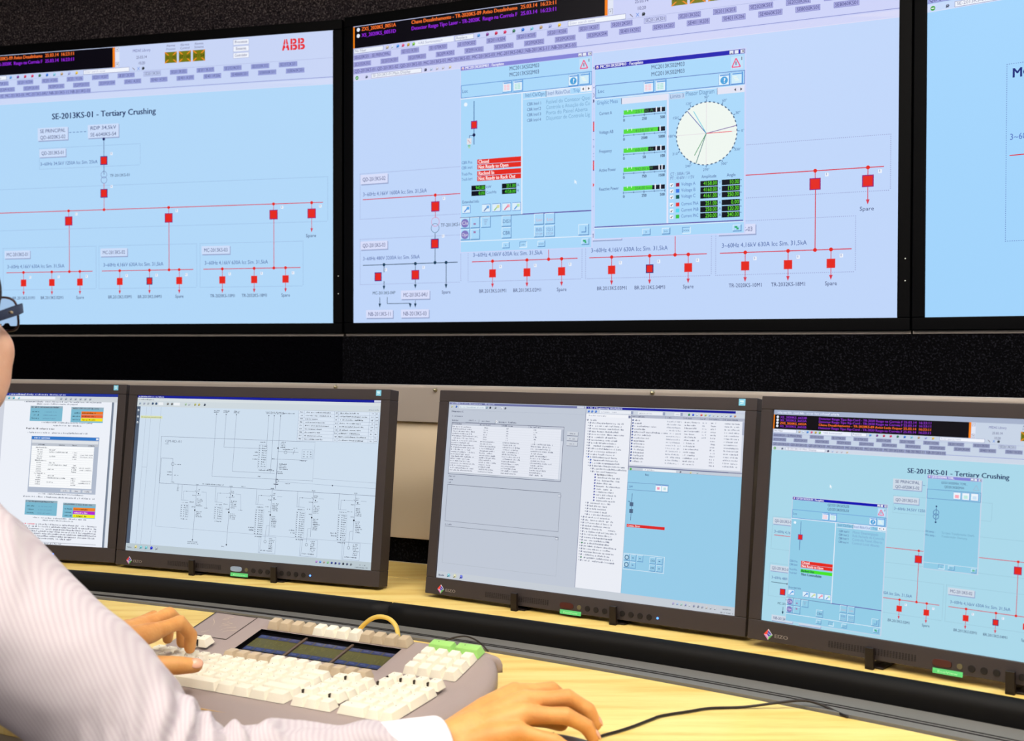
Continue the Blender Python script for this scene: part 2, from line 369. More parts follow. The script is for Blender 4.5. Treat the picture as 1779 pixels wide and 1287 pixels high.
    # page tool strip
    y = 179+dy*.45
    a.circ(16, y+9, 7, (60, 160, 60), n=14); a.line(20, y+9, 12, y+9, (255, 255, 255), 2.5, a.lay+1); icon(a, 52, y+3, 12, (90, 100, 130))
    a.rect(78, y, 290, y+17, (238, 242, 252)); a.frame(78, y, 290, y+17, (150, 155, 190), 1.5, a.lay+1); a.text(84, y+12, 'SE-2013KS-01:Main Display', 9, (130, 135, 165), 160, l=a.lay+2)
    icon(a, 300, y+2, 13, (60, 60, 90)); icon(a, 324, y+3, 12, (170, 190, 230)); icon(a, 348, y+3, 12, (190, 185, 205)); icon(a, 372, y+3, 12, (190, 190, 210)); icon(a, 400, y+3, 12, (210, 190, 160))
    a.lay = L
def icon(a, x, y, s, c):
    L = a.lay; a.circ(x+s/2, y+s/2, s*.45, c, n=6); a.rect(x+s*.35, y+s*.2, x+s*.6, y+s*.45, tuple(min(255, q+70) for q in c), L+1); a.line(x+s*.1, y+s*.9, x+s*.55, y+s*.6, tuple(q*.6 for q in c), s*.18, L+1)
def logo(a, x, y, w_, h, bgc):
    """red block letters A B B cut by thin cross lines"""
    c = (230, 45, 55); L = a.lay+1; lw = w_*.31; g = w_*.035
    cut = h*.5
    def slab(pts): a.poly([(x+px*w_, y+py*h) for px, py in pts], c, L)
    slab([(0, 1), (.108, 0), (.150, 0), (.150, .30), (.086, 1)]); slab([(.05, .80), (.08, .62), (.150, .62), (.150, .80)])
    slab([(.244, 1), (.180, .30), (.180, 0), (.222, 0), (.330, 1)]); slab([(.180, .80), (.180, .62), (.250, .62), (.280, .80)])
    for bx in (.37, .70):
        slab([(bx, 0), (bx+.085, 0), (bx+.085, .48), (bx, .48)]); slab([(bx, .52), (bx+.085, .52), (bx+.085, 1), (bx, 1)])
        for y0, y1 in ((0, .48), (.52, 1)):
            x0 = bx+.105; r = .14 if y0 == 0 else .17; m_ = (y0+y1)/2; pts = [(x0, y0), (x0+r*.55, y0)]
            pts += [(x0+r*.55+r*.6*math.sin(t), m_-(y1-y0)/2*math.cos(t)) for t in (.4, .8, 1.2, 1.6, 2.0, 2.4, 2.8)]
            pts += [(x0+r*.55, y1), (x0, y1), (x0, y1-.16), (x0+r*.45, y1-.16), (x0+r*.62, m_), (x0+r*.45, y0+.16), (x0, y0+.16)]
            slab(pts)
    a.rect(x-4, y+h*.485, x+w_*1.02, y+h*.525, bgc, L+1)
def tagbox(a, x0, y0, x1, y1, lines, p):
    a.rect(x0+3, y0+3, x1+3, y1+4, (150, 165, 205)); a.rect(x0, y0, x1, y1, p['tag'], a.lay+1); n = len(lines)
    for i, t in enumerate(lines):
        hh = min(14, (y1-y0)/n*.56); a.text((x0+x1)/2, y0+(y1-y0)*(i+1)/n-((y1-y0)/n-hh)/2, t, hh, NAVY, (x1-x0)*.84, mid=True, l=a.lay+2)
def sq(a, x, y, r=15, hot=(150, 30, 120)):
    a.rect(x-r, y-r-1, x+r, y+r+1, hot, a.lay+1); a.rect(x-r+3, y-r+2, x+r-3, y+r-2, SQ, a.lay+2); a.rect(x+r+13, y-r-15, x+r+23, y-r-4, p_icon, a.lay+1); a.rect(x+r+16, y-r-14, x+r+18, y-r-7, (120, 140, 200), a.lay+2)
p_icon = (240, 244, 252)
def dot(a, x, y, c): a.circ(x, y, 6, c, a.lay+1, 12)
def arrow(a, x, y0, y1, c=RED):
    a.line(x, y0, x, y1-8, c, 2.2); a.poly([(x-5.5, y1-15), (x+5.5, y1-15), (x, y1)], c, a.lay+1)
def diagram(a, p):
    G = p['dot']; T = (64, 92, 160); D = (30, 40, 100)
    a.text(709, 268, 'SE-2013KS-01 - Tertiary Crushing', 23, (16, 34, 90), 467, bold=True)
    tagbox(a, 644, 300, 783, 350, ['SE PRINCIPAL', 'QD-6020KS-02'], p); tagbox(a, 874, 298, 1013, 350, ['RDP 34,5kV', 'SE-6040KS-S4'], p)
    for i in range(5): a.rect(788+i*17, 322, 799+i*17, 324, T)
    a.line(946, 356, 946, 495, (60, 70, 130), 2.2); dot(a, 946, 356, (30, 40, 100)); a.dframe(650, 380, 1107, 462, G)
    tagbox(a, 651, 384, 773, 416, ['QD-2013KS-01'], p); a.text(655, 449, '3~60Hz 34,5kV 1250A Icc Sim. 25kA', 13, T, 262)
    sq(a, 946, 440, 16, (60, 30, 130)); a.ring(946, 495, 14, (120, 140, 190)); a.ring(946, 516, 14, (120, 140, 190)); a.text(973, 505, 'TF-2013KS-01', 11, D, 88)
    a.line(946, 530, 946, 632, RED, 2.2); sq(a, 946, 568, 16, (60, 30, 130)); dot(a, 946, 632, SQ)
    a.dframe(28, 537, 1897, 702, G); tagbox(a, 31, 542, 148, 576, ['QD-2013KS-02'], p)
    a.text(41, 620, '3~60Hz 4,16kV 1600A Icc Sim. 31,5kA', 14, T, 270)
    a.line(41, 632, 1879, 632, RED, 3)
    for x in (346, 785, 1232, 1677, 1833): dot(a, x, 632, SQ); a.line(x, 632, x, 673, RED, 2.2); sq(a, x, 672, 17)
    arrow(a, 1833, 690, 742, RED); a.text(1830, 760, 'Spare', 12, D, 42, mid=True)
    a.line(346, 688, 346, 712, RED, 2.2); a.ring(346, 726, 17, (215, 150, 190)); a.ring(345, 748, 17, (90, 130, 160)); a.text(368, 745, 'TF-2013KS-02', 12, (16, 40, 80), 90)
    K = (20, 60, 90)
    a.line(345, 766, 345, 870, K, 2.2); sq(a, 344, 803, 16, (60, 30, 130)); dot(a, 345, 870, K)
    a.dframe(28, 775, 448, 940, G); tagbox(a, 31, 784, 147, 814, ['QD-2013KS-03'], p); a.text(41, 853, '3~60Hz 480V 3200A Icc Sim. 50kA', 13, T, 241); a.line(41, 871, 436, 871, K, 2.5)
    for x in (132, 264, 390): dot(a, x, 871, K)
    a.line(132, 871, 132, 898, K, 2.2); arrow(a, 132, 930, 962, K); sq(a, 107, 914, 15, (60, 30, 130)); a.line(264, 871, 264, 898, K, 2.2); arrow(a, 264, 928, 960, K); sq(a, 264, 911, 16); arrow(a, 390, 871, 962, K)
    a.text(83, 978, 'MC-2013KS-04P', 11, K, 97); tagbox(a, 204, 966, 323, 997, ['MC-2013KS-04U'], p); a.text(390, 980, 'Spare', 11, D, 36, mid=True)
    arrow(a, 114, 988, 1026, K); a.line(146, 988, 146, 1012, K, 2); a.line(146, 1012, 243, 1012, K, 2); arrow(a, 243, 1012, 1028, K); arrow(a, 264, 1002, 1028, K)
    tagbox(a, 55, 1034, 170, 1063, ['NB-2013KS-11'], p); tagbox(a, 204, 1034, 320, 1063, ['NB-2013KS-03'], p)
    for x0, bx0, bx1, vx, sx, nm, tx, labs in ((477, 493, 893, 787, (574, 706, 835), 'MC-2013KS-01', (497, 764), ('BR.2013KS.01M1', 'BR.2013KS.02M1')), (921, 935, 1338, 1233, (1015, 1147, 1277), 'MC-2013KS-02', (941, 1208), ('BR.2013KS.03M1', 'BR.2013KS.04M1')), (1366, 1381, 1787, 1678, (1462, 1596, 1726), 'MC-2013KS-03', (1386, 1653), ('TR-2020KS-10M1', 'TR-2032KS-18M1'))):
        a.dframe(x0, 773, x0+431, 940, G); tagbox(a, x0+8, 784, x0+128, 815, [nm], p); a.text(tx[0], 855, '3~60Hz 4,16kV 630A Icc Sim. 31,5kA', 14, T, tx[1]-tx[0])
        a.line(bx0, 872, bx1, 872, RED, 3); a.line(vx, 690, vx, 872, RED, 2.6); dot(a, vx, 872, SQ)
        for i, x in enumerate(sx):
            dot(a, x, 872, SQ); a.line(x, 872, x, 905, RED, 2.2); arrow(a, x, 925, 964); sq(a, x, 914, 13, (40, 20, 110) if (i == 1 and 'KS-02' in nm) else (225, 50, 50))
            a.text(x, 980, 'Spare' if i == 2 else labs[i], 12, D, 36 if i == 2 else 105, mid=True)
def win(a, x0, y0, x1, y1, title, p, active, sub, ly=240):
    L = a.lay
    a.rect(x0, y0, x1, y1, p['edge']); a.lay = L+1
    a.rect(x0+3, y0+18, x1-5, y1-3, p['win']); a.rect(x0+2, y0+3, x1-4, y0+17, (10, 10, 175) if active else (132, 132, 214)); a.lay = L+2
    icon(a, x0+5, y0+4, 12, (225, 190, 210)); a.text(x0+20, y0+14, title, 9.5, (245, 245, 255), min(150, (x1-x0)*.42), bold=True)
    for i in (0, 1, 2):
        bx = x1-54+i*16+(3 if i == 2 else 0); a.rect(bx, y0+4, bx+14, y0+16, (228, 232, 246)); a.frame(bx, y0+4, bx+14, y0+16, (110, 110, 160), 1, a.lay+1)
    a.line(x1-13, y0+7, x1-7, y0+13, (20, 20, 60), 1.6, a.lay+2); a.line(x1-13, y0+13, x1-7, y0+7, (20, 20, 60), 1.6, a.lay+2); a.rect(x1-50, y0+12, x1-44, y0+14, (20, 20, 60), a.lay+2)
    a.lay = L+2
def pushb(a, x0, y0, x1, y1, p, inset=False, face=None):
    hi, lo = (225, 242, 255), (90, 140, 195)
    if inset: hi, lo = lo, hi
    a.rect(x0, y0, x1, y1, lo); a.rect(x0, y0, x1-2.5, y1-3, hi, a.lay+1); a.rect(x0+2, y0+2, x1-2.5, y1-3, face or p['win'], a.lay+2)
def faceicons(a, xl, xr, y, p, warn=True, q=True):
    for i, c in enumerate(((250, 190, 205), (170, 225, 215))):
        x = xl+i*41; a.rect(x, y, x+37, y+38, (90, 160, 225)); a.rect(x+1, y+2, x+33, y+35, (225, 240, 252), a.lay+1)
        a.rect(x+4, y+4, x+33, y+8, (90, 155, 225), a.lay+2)
        for k in range(4): a.rect(x+6, y+12+k*5, x+14, y+15+k*5, c, a.lay+2); a.rect(x+16, y+12+k*5, x+27, y+15+k*5, c, a.lay+2)
    x = xr-82
    if q:
        a.rect(x, y+2, x+37, y+40, (80, 150, 220)); a.rect(x+1, y+3, x+33, y+37, (225, 242, 252), a.lay+1); a.rect(x+4, y+5, x+33, y+9, (90, 155, 225), a.lay+2); a.circ(x+18, y+23, 12, (70, 160, 220), a.lay+2); a.text(x+18, y+30, '?', 14, (255, 255, 255), mid=True, bold=True, l=a.lay+3)
    x += 40; a.rect(x, y+1, x+38, y+39, (80, 150, 220)); a.rect(x+1, y+2, x+34, y+36, (205, 235, 250), a.lay+1); a.rect(x+4, y+4, x+34, y+8, (90, 155, 225), a.lay+2)
    for k in range(3): a.rect(x+7+k*3, y+14+k*5, x+18+k*4, y+17+k*5, (235, 245, 240), a.lay+2)
    if warn: warnsign(a, xr-43, y-48, 40, 40, p)
def warnsign(a, x, y, w_, h, p):
    a.rect(x, y, x+w_, y+h, (200, 215, 245)); a.rect(x+1, y+1, x+w_-2, y+h-2, (190, 225, 250), a.lay+1)
    t = [(x+4, y+h-7), (x+w_-9, y+h-7), (x+w_*.42, y+6)]
    for i in range(3): a.line(*t[i], *t[(i+1) % 3], (240, 80, 130), 3.6, a.lay+2)
    a.line(x+w_*.42, y+16, x+w_*.42, y+27, (120, 60, 110), 3, a.lay+2); a.text(x+w_-9, y+13, '1', 10, (10, 10, 60), bold=True, l=a.lay+2)
def faceplate_a(a, p, sub='MC2013KS02M03', title='MC2013KS02M03 : Faceplate', active=False, alt=False):
    x0, y0, x1, y1 = 447, 189, 948, 840
    win(a, x0, y0, x1, y1, title, p, active, sub); D = (50, 70, 140)
    for y in (224, 245): a.text(695, y, sub, 13, (40, 50, 110), 112, mid=True)
    a.frame(450, 257, 944, 302, (90, 140, 210), 2); a.text(455, 284, 'Loc', 11, (40, 80, 160), 22)
    faceicons(a, 613, 941, 260, p)
    a.rect(448, 303, 944, 306, (235, 240, 252)); a.rect(685, 305, 689, 716, (235, 240, 252)); a.rect(692, 326, 944, 328, (235, 240, 252))
    a.text(699, 321, 'Intrl Cls/Opn', 13, (70, 110, 170), 72); a.rect(776, 305, 778, 326, (60, 80, 130)); a.rect(779, 306, 866, 328, (205, 225, 250)); a.text(783, 322, 'Intrl RkIn/Out', 13, (90, 120, 180), 82); a.text(876, 321, 'Trip', 12, (90, 140, 200), 24)
    a.rect(903, 304, 943, 322, (240, 242, 250)); a.poly([(915, 308), (915, 318), (909, 313)], (10, 10, 40), a.lay+1); a.poly([(930, 308), (930, 318), (936, 313)], (10, 10, 40), a.lay+1); a.rect(922, 304, 923, 322, (150, 150, 180), a.lay+1)
    rows = ['Fusível do Contator Quei', 'Controle e Atuação do Co', 'Porta do Painel Aberta', 'Disjuntor de Controle Lig'] if not alt else ['Motor Desenergizado', 'Relé Fechado do Controle', 'Controle Painel Aberto', 'Control Local Aberto']
    for i, t in enumerate(rows):
        y = 350+i*18.3; a.text(706, y, 'CBR Intrl %d' % (i+1), 10, D, 52); a.text(777, y, t, 13, (120, 165, 205), min(160, len(t)*6.9))
    a.line(502, 316, 502, 466, (80, 120, 170), 3); a.rect(490, 384, 515, 412, (130, 40, 140), a.lay+1); a.rect(493, 387, 512, 409, SQ, a.lay+2)
    a.circ(469, 325, 7, (235, 245, 255), n=12); 
    if not alt:
        a.line(484, 434, 502, 434, (60, 90, 150), 2); a.line(484, 434, 484, 443, (60, 90, 150), 2); dot(a, 502, 433, (20, 30, 80)); a.rect(474, 443, 492, 464, (225, 225, 232)); a.line(478, 448, 488, 460, (200, 130, 150), 2, a.lay+1); a.rect(478, 466, 488, 472, (130, 200, 150)); a.rect(480, 474, 487, 477, (180, 210, 110))
    if alt:
        RW = [(519, 'Closed', SQ), (537, 'Not Ready to Open', SQ), (562, 'Racked Out', (70, 225, 40)), (580, 'Not Controllable', None)]
    else: RW = [(519, 'Closed', SQ), (537, 'Not Ready to Open', SQ), (559, 'Racked In', SQ), (577, 'Not Ready to Rack Out', SQ)]
    for i, (y, t, c) in enumerate(RW):
        a.text(453, y+12, ('CBR Pos', 'CBR Intrl', 'Truck Pos', 'Truck Intrl')[i], 10, (70, 100, 170), 42)
        if c: a.rect(515, y, 684, y+16.5, c)
        a.text(519, y+14, t, 12.5, (255, 235, 235) if c == SQ else (20, 40, 80), len(t)*6.8, bold=True)
    if not alt:
        for x, y, t, u in ((492, 608, '942.00', 'kW'), (492, 627, '0.00', 'Cos/Hz'), (611, 608, '251.00', 'A'), (611, 627, '4158.00', 'V')):
            a.rect(x, y, x+55, y+17, (4, 8, 26)); a.text(x+52, y+14, t, 11, (90, 240, 50), len(t)*5.8, right=True); a.text(x+58, y+12, u, 9, D)
    a.text(456, 668, 'Extended Info', 10, D, 66)
    for i, x in enumerate((456, 534, 574, 613, 651)):
        a.rect(x, 674, x+33, 703, (100, 150, 215)); a.rect(x, 676, x+31, 701, (220, 238, 252), a.lay+1); a.line(x+8, 698, x+20, 686, ((60, 130, 220), (90, 120, 180), (150, 200, 120), (220, 90, 130), (60, 150, 220))[i], 4, a.lay+2); a.rect(x+18, 680, x+28, 690, ((90, 170, 235), (110, 170, 230), (220, 220, 160), (245, 160, 180), (190, 230, 180))[i], a.lay+2)
    a.line(447, 717, 690, 717, (90, 110, 160), 2.5); a.line(690, 716, 943, 716, (100, 90, 170), 4)
    for x, y, t in ((450, 718, 'Cls'), (489, 718, ''), (531, 718, ''), (450, 758, 'Opn'), (489, 758, ''), (611, 718, 'DIS1'), (611, 758, 'CBR'), (734, 717, ''), (774, 717, ''), (734, 759, ''), (774, 759, '')):
        if alt and t == 'DIS1': continue
        pushb(a, x, y, x+37, y+38, p)
        if t in ('Cls', 'Opn'): a.circ(x+17, y+19, 15, (130, 120, 190), a.lay+3); a.text(x+17, y+24, t, 11, (235, 235, 250), 24, mid=True, l=a.lay+4)
        elif t: a.text(x+18, y+25, t, 12, (60, 90, 150), 29, mid=True, l=a.lay+3)
        elif x in (489,): a.rect(x+12, y+(20 if y < 740 else 8), x+21, y+(26 if y < 740 else 15), (160, 120, 170), a.lay+3)
        elif x == 531: 
            for k in range(3): a.rect(x+9+k*2, y+10+k*7, x+26-k*3, y+12+k*7, (140, 150, 190), a.lay+3)
        elif y < 740: a.text(x+19, y+26, 'Loc', 10, (225, 170, 180), 22, mid=True, l=a.lay+3)
        else: a.text(x+18, y+18, 'BB' if x == 734 else 'SQLS', 11, (120, 150, 200), 24, mid=True, l=a.lay+3); a.text(x+18, y+31, 'STOP', 8, (150, 160, 200), 26, mid=True, l=a.lay+3)
    pushb(a, 897, 760, 935, 797, p); a.line(924, 768, 924, 786, (90, 140, 200), 3, a.lay+3); a.line(908, 786, 925, 786, (90, 140, 200), 3, a.lay+3)
    a.rect(448, 799, 944, 801.5, (230, 240, 252))
    for x, t in ((613, '>'), (679, '>>'), (747, '>>>')): pushb(a, x, 809, x+28, 830, p, t == '>>'); a.text(x+13, 824, t, 8, (60, 90, 140), mid=True, l=a.lay+3)
    pushb(a, 909, 808, 936, 829, p); a.rect(914, 812, 924, 818, (50, 170, 110), a.lay+3); a.rect(920, 817, 926, 823, (50, 170, 110), a.lay+3)
def faceplate_b(a, p):
    x0, y0, x1, y1 = 953, 237, 1463, 813
    win(a, x0, y0, x1, y1, 'MC2013KS02M03 : Faceplate', p, True, ''); D = (50, 70, 140)
    for y in (273, 295): a.text(1207, y, 'MC2013KS02M03', 13, (40, 50, 110), 112, mid=True)
    a.frame(957, 306, 1459, 349, (80, 110, 190), 2); a.text(966, 332, 'Loc', 11, (40, 80, 160), 22); faceicons(a, 1125, 1457, 309, p)
    a.rect(955, 352, 1459, 354, (235, 240, 252)); a.rect(1050, 356, 1205, 376, (226, 228, 244)); a.rect(1205, 356, 1211, 770, (226, 228, 250)); a.rect(1371, 353, 1458, 374, (226, 228, 244)); a.rect(1048, 356, 1050, 375, (60, 80, 130))
    a.text(962, 370, 'Graphic Meas', 13, (90, 130, 190), 74); a.rect(1212, 358, 1264, 376, (190, 212, 240)); a.text(1215, 372, 'Limits 3', 12, (100, 130, 180), 46); a.text(1267, 369, 'Phasor Diagram', 14, (90, 130, 180), 94); a.rect(1370, 353, 1372, 374, (70, 90, 140))
    a.poly([(1431, 359), (1431, 369), (1425, 364)], (10, 10, 40), a.lay+1); a.poly([(1445, 359), (1445, 369), (1451, 364)], (10, 10, 40), a.lay+1)
    for i, (t, fr, lab, sc, gaps) in enumerate((('Current A', .5, '251.00 A', ('0', '250', '500'), (.78, .89)), ('Voltage AB', .83, '4158.00 V', ('0', '2500', '5000'), (.87,)), ('Frequency', .6, '60.00 Hz', ('0', '50', '100'), (.78, .89)), ('Active Power', .63, '942.00 kW', ('0', '750', '1500'), (.85, .92)), ('Reactive Power', .7, '354.00 kvar', ('0', '250', '500'), (.76, .88)))):
        y = 397+i*62; a.text(971, y+8, t, 10.5, D, len(t)*5)
        a.rect(1057, y, 1199, y+14, (8, 10, 34)); a.rect(1057, y, 1057+142*fr, y+14, (84, 220, 60), a.lay+1); a.text(1128, y+12, lab, 10, (60, 130, 70), 62, mid=True, l=a.lay+2)
        for g in gaps: a.rect(1057+142*g, y-3, 1057+142*g+4, y+14, (235, 240, 255), a.lay+3)
        for g in (.09, .19): a.rect(1057+142*g, y-3, 1057+142*g+2.5, y+5, (225, 245, 235), a.lay+3)
        a.rect(1057, y+19, 1199, y+20.5, (80, 110, 160))
        for k, s_ in enumerate(sc): a.rect(1057+71*k-1, y+16, 1057+71*k+1, y+24, (70, 90, 150)); a.text(1058+70*k, y+36, s_, 9, (20, 30, 90), len(s_)*5.4, bold=True, mid=(k < 2), right=(k == 2))
        for k in (.25, .75): a.rect(1057+142*k-1, y+17, 1057+142*k+1, y+22, (70, 90, 150))
    cx, cy, R_ = 1336, 493, 99
    a.circ(cx, cy, R_, (238, 246, 240), n=48)
    for k in range(44):
        t = 2*math.pi*k/44; t2 = t+.07; a.line(cx+R_*math.cos(t), cy-R_*math.sin(t), cx+R_*math.cos(t2), cy-R_*math.sin(t2), (60, 90, 130), 3.5, a.lay+1)
    a.line(cx-R_, cy, cx+R_, cy, (225, 215, 225), 1.5, a.lay+1); a.line(cx, cy-R_, cx, cy+R_, (225, 215, 225), 1.5, a.lay+1)
    for deg in range(0, 360, 30):
        t = math.radians(deg); a.line(cx+(R_+2)*math.cos(t), cy-(R_+2)*math.sin(t), cx+(R_+8)*math.cos(t), cy-(R_+8)*math.sin(t), (50, 70, 130), 2, a.lay+1); a.text(cx+(R_+18)*math.cos(t), cy-(R_+15)*math.sin(t)+4, '%d°' % deg, 8, (60, 90, 150), mid=True)
    for deg, q, c in ((10, 1, (110, 70, 160)), (0, .84, (235, 60, 90)), (130, .99, (60, 70, 170)), (120, .85, (90, 200, 225)), (250, .99, (40, 120, 120)), (240, .78, (50, 150, 90))):
        t = math.radians(deg); a.line(cx, cy, cx+R_*q*math.cos(t), cy-R_*q*math.sin(t), c, 2.2, a.lay+2)
    a.text(1217, 619, 'CT : 300A / 5A', 10, (90, 110, 170), 66); a.text(1217, 632, 'PT : 4160V / 115V', 10, (90, 110, 170), 80); a.text(1345, 633, 'Amplitude', 10, D, 48, mid=True); a.text(1417, 633, 'Angle', 10, D, 28, mid=True)
    for i, (t, c, v1, u, v2) in enumerate((('Voltage A', (150, 15, 60), '4158.00', 'V', '10.00'), ('Voltage B', (60, 120, 230), '4160.00', 'V', '130.00'), ('Voltage C', (10, 90, 80), '4161.00', 'V', '250.00'), ('Current PhA', (225, 50, 50), '251.00', 'A', '0.00'), ('Current PhB', (90, 215, 240), '250.00', 'A', '120.00'), ('Current PhC', (60, 190, 70), '250.00', 'A', '240.00'))):
        y = 642+i*19.3+(5 if i > 2 else 0); a.rect(1216, y+1, 1228, y+13, (245, 248, 255)); a.line(1219, y+7, 1221, y+11, (20, 20, 60), 2, a.lay+1); a.line(1221, y+11, 1225, y+4, (20, 20, 60), 2, a.lay+1)
        a.rect(1236, y+1, 1248, y+13, c); a.text(1254, y+11, t, 10.5, (80, 110, 180), len(t)*5.2)
        a.rect(1317, y, 1374, y+17, (4, 8, 26)); a.text(1371, y+14, v1, 12, (110, 240, 50), len(v1)*6.2, right=True); a.text(1377, y+12, u, 9, (90, 120, 190))
        a.rect(1387, y, 1445, y+17, (4, 8, 26)); a.text(1442, y+14, v2, 12, (110, 240, 50), len(v2)*6.2, right=True); a.rect(1447, y+2, 1450, y+5, (60, 80, 150))
    a.line(955, 772, 1456, 772, (100, 90, 170), 3.5); a.rect(955, 775, 1458, 777, (230, 240, 252))
    for x, t in ((1123, '>'), (1190, '>>'), (1258, '>>>')): pushb(a, x, 785, x+28, 806, p, t == '>>>'); a.text(x+13, 800, t, 8, (60, 90, 140), mid=True, l=a.lay+3)
    pushb(a, 1423, 785, 1451, 806, p); a.rect(1429, 789, 1438, 795, (50, 170, 110), a.lay+3); a.rect(1435, 794, 1442, 800, (50, 170, 110), a.lay+3)

P_LEFT = dict(page=(178, 216, 249), head=(200, 213, 246), strip=(214, 222, 248), btn=(160, 170, 226), tag=(206, 222, 250), dot=(140, 172, 214), win=(168, 212, 246), edge=(210, 225, 250))
P_MID = dict(page=(192, 214, 250), head=(204, 210, 247), strip=(221, 221, 247), btn=(166, 168, 224), tag=(216, 222, 250), dot=(150, 160, 205), win=(170, 216, 250), edge=(206, 214, 250))
P_RIGHT = dict(page=(162, 212, 252), head=(190, 215, 250), strip=(216, 224, 250), btn=(160, 168, 226), tag=(206, 222, 250), dot=(130, 160, 215), win=(168, 212, 246), edge=(210, 225, 250))
P_DESK = dict(page=(170, 216, 234), head=(200, 212, 230), strip=(216, 222, 234), btn=(152, 160, 188), tag=(206, 218, 232), dot=(140, 180, 200), win=(146, 204, 230), edge=(200, 214, 234))

# ---------------------------------------------------------------- the three large wall displays
def wall_display(c, d, label):
    M = frame_matrix(Vector((c.x, c.y, CH+.0653))+d*DW/2, d, Vector((0, 0, 1)))
    t = empty('wall_display', M, label, 'display', 'wall displays')
    mb = MB(); e = .026; dp = .05
    mb.box((0, dp/2-.004, -e/2), (DW+2*e, dp, e)); mb.box((0, dp/2-.004, DH+e/2), (DW+2*e, dp, e))
    for sx in (-1, 1): mb.box((sx*(DW+e)/2, dp/2-.004, DH/2), (e, dp, DH))
    mb.box((0, dp-.01, DH/2), (DW, .02, DH))
    mb.build('frame', BLACKGLOSS, t, .002)
    mb = MB(); mb.box((0, dp*.5, -e-.004), (DW+2*e, dp*.8, .006)); mb.build('lower_trim', PANEL2, t)
    for z in (.12, .075):
        mb = MB(); mb.disc((DW/2+e*.6, -.004, z), .0012, .0006, 10); mb.build('indicator_light', mat('indicator_glow', (200, 200, 190), .4, build=emit((200, 200, 190), .8)), t)
    return t
dL = wall_display(eL-dl*DW, dl, 'large wall display on the left with red logo above a diagram titled Tertiary Crushing')
a = Art(DW, DH, .00025); a.rect(0, 0, 1920, 1080, P_LEFT['page'], -1); header(a, P_LEFT); diagram(a, P_LEFT); a.build('screen_image', dL)
dM = wall_display(oM, dm, 'large wall display in the middle with two open faceplate windows and a round phasor dial')
a = Art(DW, DH, .00025); a.rect(0, 0, 1920, 1080, P_MID['page'], -1); header(a, P_MID); diagram(a, P_MID)
a.lay = 5; faceplate_a(a, P_MID); a.lay = 8
a.poly([(882, 610), (882, 624), (886, 621), (889, 627), (891, 626), (888, 620), (892, 620)], (235, 245, 255))
a.lay = 10; faceplate_b(a, P_MID); a.build('screen_image', dM)
dR = wall_display(oR, dr, 'large wall display at the right edge showing a mostly empty light blue page')
a = Art(DW, DH, .00025); p = P_RIGHT; a.rect(0, 0, 1920, 1080, p['page'], -1); header(a, p)
G = (110, 140, 200); a.dframe(222, 378, 1500, 870, G)
for t in ((236, 418, 'MC-2013KS-04P', 26, (16, 34, 120), 245, True), (232, 590, '3~60Hz 480V 800A Icc Sim. 50kA', 17, (80, 110, 190), 300, False)): a.text(t[0], t[1], t[2], t[3], t[4], t[5], bold=t[6])
a.line(232, 633, 1450, 633, RED, 3)
for x in (420, 640, 860, 1080): dot(a, x, 633, SQ); arrow(a, x, 633, 760); sq(a, x, 690, 15)
a.build('screen_image', dR)

# ---------------------------------------------------------------- the control console
CC = Vector((-2.391, -2.2625)); RR = 4.662
def arc(th, off, z): return Vector((CC.x+(RR+off)*math.cos(th), CC.y+(RR+off)*math.sin(th), z+CH))
TH0, TH1, TN = math.radians(81), math.radians(42), 90
THS = [TH0+(TH1-TH0)*i/TN for i in range(TN+1)]
def sweep(prof, ths=THS, mi=0, mb=None, closed=True):
    """prof: list of (offset or function of theta, z)"""
    mb = mb or MB(); n = len(prof); vs = []
    for th in ths:
        for o, z in prof: vs.append(arc(th, o(th) if callable(o) else o, z))
    fs = []
    for i in range(len(ths)-1):
        for k in range(n if closed else n-1): k2 = (k+1) % n; fs.append((i*n+k, i*n+k2, (i+1)*n+k2, (i+1)*n+k))
    if closed: fs += [tuple(range(n)), tuple(range((len(ths)-1)*n, len(ths)*n))]
    mb.add(vs, fs, None, mi); return mb
ZS, ZD = -.395, -.430
def deskoff(th):
    x = CC.x+RR*math.cos(th); return -.0325-.033*(x+.7)/1.19
con = empty('control_console', arc(math.radians(62), -.2, -CH), 'curved operator console with yellow maple worktop, raised monitor shelf and black rubber edge', 'desk')
def ch(o): o.parent = con; o.matrix_parent_inverse = con.matrix_world.inverted(); return o
ch(sweep([(.012, ZS), (.188, ZS), (.188, ZS-.022), (.012, ZS-.022)]).build('monitor_shelf', WOOD, None, .001))
ch(sweep([(.191, ZS), (.32, ZS), (.32, ZS-.022), (.191, ZS-.022)]).build('rear_shelf', WOOD, None, .001))
nose = [(.012, ZS+.001)]+[(.012-.016*math.sin(math.radians(t)), ZS+.001-.016*(1-math.cos(math.radians(t)))) for t in range(10, 91, 10)]+[(-.004, ZS-.026), (0, ZS-.036), (.012, ZS-.036)]
seam = math.acos((-.19-CC.x)/RR)
for lo, hi in ((TH0, seam+.0003), (seam-.0003, TH1)):
    o = ch(sweep(nose, [lo+(hi-lo)*i/50 for i in range(51)]).build('rubber_nosing', RUBBER, None, 0, True))
duct = [(.010, -.4245), (deskoff, -.4270), (lambda t: deskoff(t)+.0005, -.445), (.010, -.445)]
ch(sweep(duct).build('cable_duct_cover', DUCT))
gro = MB()
for k in (.30, .42): sweep([(lambda t, k=k: deskoff(t)*(1-k)-.000, -.4256-.0), (lambda t, k=k: deskoff(t)*(1-k)-.0022, -.4256), (lambda t, k=k: deskoff(t)*(1-k)-.0022, -.4275), (lambda t, k=k: deskoff(t)*(1-k), -.4275)], mb=gro)
ch(gro.build('duct_groove', HOUSING_D))
